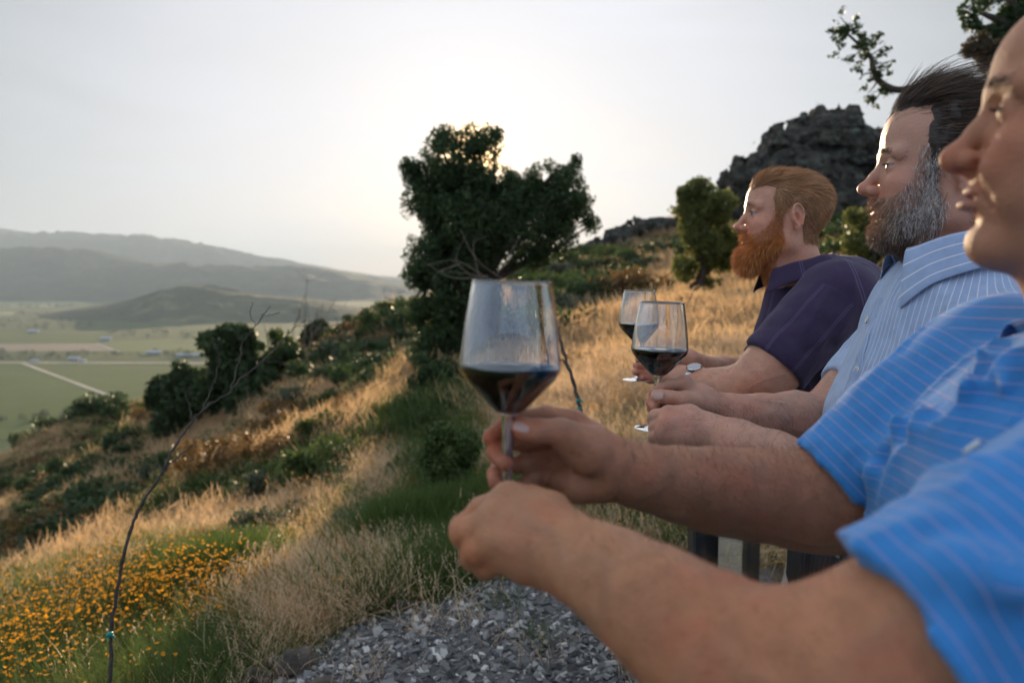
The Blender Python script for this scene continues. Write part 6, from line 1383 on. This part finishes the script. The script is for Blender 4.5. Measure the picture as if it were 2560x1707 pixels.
for (x0, x1, y0, y1), (z0, z1), nn, nth, wk, sz, place in regions:
    cand = []; tries = 0
    while len(cand) < nn and tries < 60:
        tries += 1; a = x0+(x1-x0)*r.random(300); z = z0+(z1-z0)*r.random(300); X = (a-CX)/F_PX*z; Y = z*math.cos(PITCH); zz = ground(X, Y); q = np.stack([X, Y, zz], 1); ppx, ppy, _ = proj(q)
        for i in np.where((ppy > y0) & (ppy < y1) & (np.hypot(X, Y) > 3.5))[0][:4]:
            if len(cand) < nn: cand.append((ppx[i], q[i]-np.array([0, 0, .05]), int(r.choice(4, p=np.array(wk)/sum(wk))), sz*(.6+.7*r.random()), np.hypot(X[i], Y[i])))
    order = sorted(range(len(cand)), key=lambda i: -cand[i][3]/cand[i][4]); ind = set(order[:nth])
    for k in range(4):
        mine = sorted([i for i in ind if cand[i][2] == k], key=lambda i: cand[i][0])
        for j, i in enumerate(mine):
            if not used[k]: o = protos[k]; used[k] = True
            else: o = protos[k].copy(); C.objects.link(o)
            s_ = cand[i][3]; o.location = cand[i][1]; o.scale = (s_*(.9+.3*r.random()), s_*(.9+.3*r.random()), s_*(.75+.35*r.random())); o.rotation_euler = (0, 0, r.random()*6.28)
            od = 'only large' if len(mine) == 1 else ('leftmost large' if j == 0 else ('rightmost large' if j == len(mine)-1 else ORD[j]+' large')); o['label'] = f'{od} {kinds[k][2]} bush {place}'
    for i, c in enumerate(cand):
        if i not in ind: mass[c[2]].append(c)
for k in range(4):
    if not used[k]: protos[k].location = gp(1400, 760, 28); protos[k]['label'] = f'{kinds[k][2]} bush on the far hillside'
    m_ = mass[k]; n = len(m_); s3 = np.array([[c[3]*(.9+.3*r.random()), c[3]*(.9+.3*r.random()), c[3]*(.75+.35*r.random())] for c in m_]); scatter('chaparral', [c[1] for c in m_], np.stack([0*s3[:, 0], 0*s3[:, 0], r.random(n)*6.28], 1), s3, protos[k])
# feathery green bushes near the mound
def fennel(label, px, py, Z, rpx, n, seed, mat, hgt=1.0):
    r = np.random.default_rng(seed); b = at_ground(px, py, Z, .05); R0 = L(Z)*rpx; pts = np.stack([r.normal(size=n)*R0*.45, r.normal(size=n)*R0*.4, np.zeros(n)], 1); pts[:, 2] = ground(b[0]+pts[:, 0], b[1]+pts[:, 1])-b[2]-.03
    d_ = np.stack([pts[:, 0]/R0*.5+r.normal(size=n)*.22, pts[:, 1]/R0*.4+r.normal(size=n)*.22, np.ones(n)], 1); V, F, tt, ids = strands(pts, d_, R0*1.5*hgt*(.5+.6*r.random(n)), .0022, .10, np.array([.1, 0, -.25]), 6, r=r); tone = (.6+.8*r.random(n))[ids]*(.6+.6*tt)
    o = mk('feathery_bush', V, F, mat, None, False, {'tone': tone}, label=label, cat='bush'); o.location = b
fennel('soft green feathery bush above the yellow flowers at lower left', 560, 1500, 5.4, 115, 7000, 1, M['green']); fennel('dark feathery bush just left of the nearest hands', 1020, 1440, 5.0, 110, 6500, 2, M['green']); fennel('feathery green bush behind the wrist of the nearest man, under the glass', 1160, 1400, 5.2, 90, 5000, 3, M['green'])
fennel('green bush between the forearms of the nearest man', 1480, 1330, 4.4, 110, 5000, 4, M['green'], .7); fennel('tuft of green blades on the dry slope under the middle glass', 1570, 1110, 6.6, 34, 900, 5, M['green'])
Zs = 5.6; tree('shrub', 'dark leafy shrub directly behind the fingers on the nearest glass', 'bush', at_ground(1130, 1385, Zs), [bp(1130, 1180, Zs, 62), bp(1100, 1090, Zs, 46), bp(1165, 1120, Zs, 50), bp(1150, 1260, Zs, 75), bp(1080, 1250, Zs, 62), bp(1090, 1340, Zs, 70), bp(1180, 1340, Zs, 60), bp(1075, 1150, Zs, 36)], 11000, .018, M['chap'], .02, 91, 6, -.12)
Zs = 12.5; tree('shrub', 'dark thicket at the foot of the large oak', 'bush', at_ground(1110, 1010, Zs), [bp(1100, 960, Zs, 66), bp(1060, 930, Zs, 50), bp(1160, 960, Zs, 60), bp(1130, 1020, Zs, 55)], 7000, .04, M['oak'], .03, 93, 3, -.2)
tree('shrub', 'leafy bush with pale speckled leaves on the slope left of centre', 'bush', at_ground(610, 1260, 10), [bp(600, 1215, 10, 30), bp(640, 1205, 10, 28), bp(625, 1240, 10, 30)], 2200, .028, M['sage'], .02, 92, 5, -.1)
# chipped stone of the mound
def chip(seed):
    r = np.random.default_rng(seed); V, F = box((0, 0, 0), (1, .45+.3*r.random(), .22+.2*r.random())); V = V*(1+.35*r.normal(size=V.shape)*.5); return V*.019, F
M['chip'] = bpy.data.materials.new('stone_chips'); M['chip'].use_nodes = True; t = M['chip'].node_tree; b = t.nodes['Principled BSDF']; b.inputs['Roughness'].default_value = .75
oi = N(t, 'ShaderNodeObjectInfo'); cr_ = N(t, 'ShaderNodeValToRGB'); e = cr_.color_ramp.elements; e[0].color = (.06, .06, .062, 1); e[1].color = (.62, .60, .57, 1); k = e.new(.55); k.color = (.19, .19, .19, 1); k = e.new(.85); k.color = (.34, .33, .31, 1); t.links.new(oi.outputs['Random'], cr_.inputs[0]); t.links.new(cr_.outputs[0], b.inputs['Base Color'])
rg = np.random.default_rng(9); n = 26000; x = -1.6+4.2*rg.random(n); y = .9+3.0*rg.random(n); gwv = gravel_w(x, y); kk = (rg.random(n) < gwv*1.1-.25*np.clip(fbm(np.stack([x*2.2, y*2.2, 0*x], -1), 3)*3, 0, 1)) & (deck_dist(x, y) < -.05); x, y = x[kk], y[kk]; z = ground(x, y)
for s in range(4):
    V, F = chip(s); o = mk('stone_chip', V, F, M['chip'], None, False, kind='stuff'); o.location = (x[s], y[s], z[s]+.004); m = np.arange(len(x)) % 4 == s; q = np.stack([x[m], y[m], z[m]+.003], 1); nq = len(q)
    scatter('gravel', q, rg.normal(size=(nq, 3))*np.array([.5, .5, 3]), (.38+1.7*rg.random(nq)**3)*1.2, o)
# ---------------------------------------------------------------- trees and houses of the valley
M['belt'] = leaf_mat('valley_trees', (.02, .032, .015), (.06, .085, .035), .2, .9)
def belt(name, rows, h, seed, dens=1.0, per=60):
    """a line of round crowns along pixel segments on the valley floor"""
    r = np.random.default_rng(seed); bl = []
    for (a, b, wpx) in rows:
        ga, gb = G(*a), G(*b); ln = np.linalg.norm(gb-ga); n = max(4, int(ln/(h*.75)*dens)); 
        for k in range(n):
            t = r.random(); px_, py_ = a[0]+(b[0]-a[0])*t, a[1]+(b[1]-a[1])*t+(r.random()-.5)*wpx; c = G(px_, py_); s = h*(.55+.6*r.random()); bl.append((c+np.array([0, 0, s*.45]), (s*.62, s*.62, s*.55)))
    V, F, tn = leaf_cloud(bl, min(60000, len(bl)*per), h*.085, .05, -.5, seed, .35); return mk(name, V, F, M['belt'], None, False, {'tone': tn}, kind='stuff')
belt('distant_trees', [((-60, 888), (180, 893), 16), ((180, 888), (520, 892), 10), ((-60, 897), (120, 899), 6), ((380, 884), (620, 880), 6), ((520, 898), (640, 900), 8)], 9, 1)
belt('distant_trees', [((-60, 812), (280, 815), 22), ((-60, 800), (200, 800), 14), ((250, 838), (420, 838), 16), ((420, 845), (620, 850), 8), ((-60, 790), (120, 785), 6), ((60, 770), (330, 765), 5), ((-60, 768), (150, 765), 3), ((-60, 748), (330, 748), 2.5)], 14, 2, .8)
belt('distant_trees', [((-60, 1062), (60, 1050), 8), ((60, 1050), (200, 1035), 10), ((200, 1030), (330, 1022), 6)], 7, 3, 1.0, 120)
M['whitewall'] = material('white_farm_wall', [(.30, .31, .32), (.38, .38, .38)], .1, .8); M['roofg'] = material('pale_metal_roof', [(.32, .35, .38), (.42, .45, .48)], .1, .5); M['barn_pane'] = material('barn_window', [(.05, .06, .07), (.07, .08, .09)], .1, .4)  # last one: even dark tone of the window boxes
def farm(px, py, w_, d_, h_, label, rz=0.0):
    w_ *= .75; d_ *= .75; h_ *= .7; c = G(px, py)+np.array([0, 0, .3]); root = thing('farm_building', label, 'building', tuple(c), 'white farm buildings in the valley'); ca, sa = math.cos(rz), math.sin(rz); R = np.array([[ca, -sa, 0], [sa, ca, 0], [0, 0, 1]])
    V, F = box((0, 0, h_/2), (w_, d_, h_)); mk('wall', V@R.T, F, M['whitewall'], root, False); e = 1.0
    V = np.array([[-w_/2-e, -d_/2-e, h_+.01], [w_/2+e, -d_/2-e, h_+.01], [w_/2+e, d_/2+e, h_+.01], [-w_/2-e, d_/2+e, h_+.01], [-w_/2-e, 0, h_+d_*.28], [w_/2+e, 0, h_+d_*.28]]); mk('roof', V@R.T, [[0, 1, 5, 4], [2, 3, 4, 5], [0, 4, 3], [1, 2, 5], [3, 2, 1, 0]], M['roofg'], root, False)
    for k in range(3): V, F = box((-w_*.3+k*w_*.3, -d_/2-.03, h_*.5), (w_*.10, .1, h_*.35)); mk('window', V@R.T, F, M['barn_pane'], root, False)
farm(186, 902, 18, 10, 5, 'white farm building by the left end of the valley road', .1); farm(206, 906, 11, 8, 4, 'small low farm building right of the first white one', .2); farm(88, 905, 14, 8, 3, 'pale low shed at the far left end of the tree belt', 0)
farm(385, 886, 26, 12, 5, 'long white farm building behind the middle of the tree belt', .1); farm(465, 892, 34, 12, 4, 'longest white barn of the valley, left of the dark shrubs', .05); farm(498, 893, 13, 10, 5, 'bright white house at the right end of the longest barn', .05)
farm(85, 833, 26, 14, 6, 'white house alone in the green field at far left', .1); farm(266, 852, 22, 14, 6, 'white house at the corner of the brown fallow field', .1); farm(350, 738, 90, 30, 12, 'distant pale winery roofs at the foot of the wooded knoll', 0)

# weeds straggling over the edge of the mound
rg = np.random.default_rng(19); n = 2600; x = -1.9+4.4*rg.random(n); y = 1.2+3.0*rg.random(n); gwv = gravel_w(x, y); kk = (gwv > .02) & (rg.random(n) < np.where(gwv < .95, .8, .05)) & (deck_dist(x, y) < -.1); x, y = x[kk], y[kk]; q = np.stack([x, y, ground(x, y)], 1); nq = len(q); h_ = rg.random(nq) < .5
scatter('weeds', q[h_], rots(h_.sum(), rg, .3), .35+.35*rg.random(h_.sum()), s_grn); scatter('weeds', q[~h_], rots((~h_).sum(), rg, .3), .4+.45*rg.random((~h_).sum()), s_str)
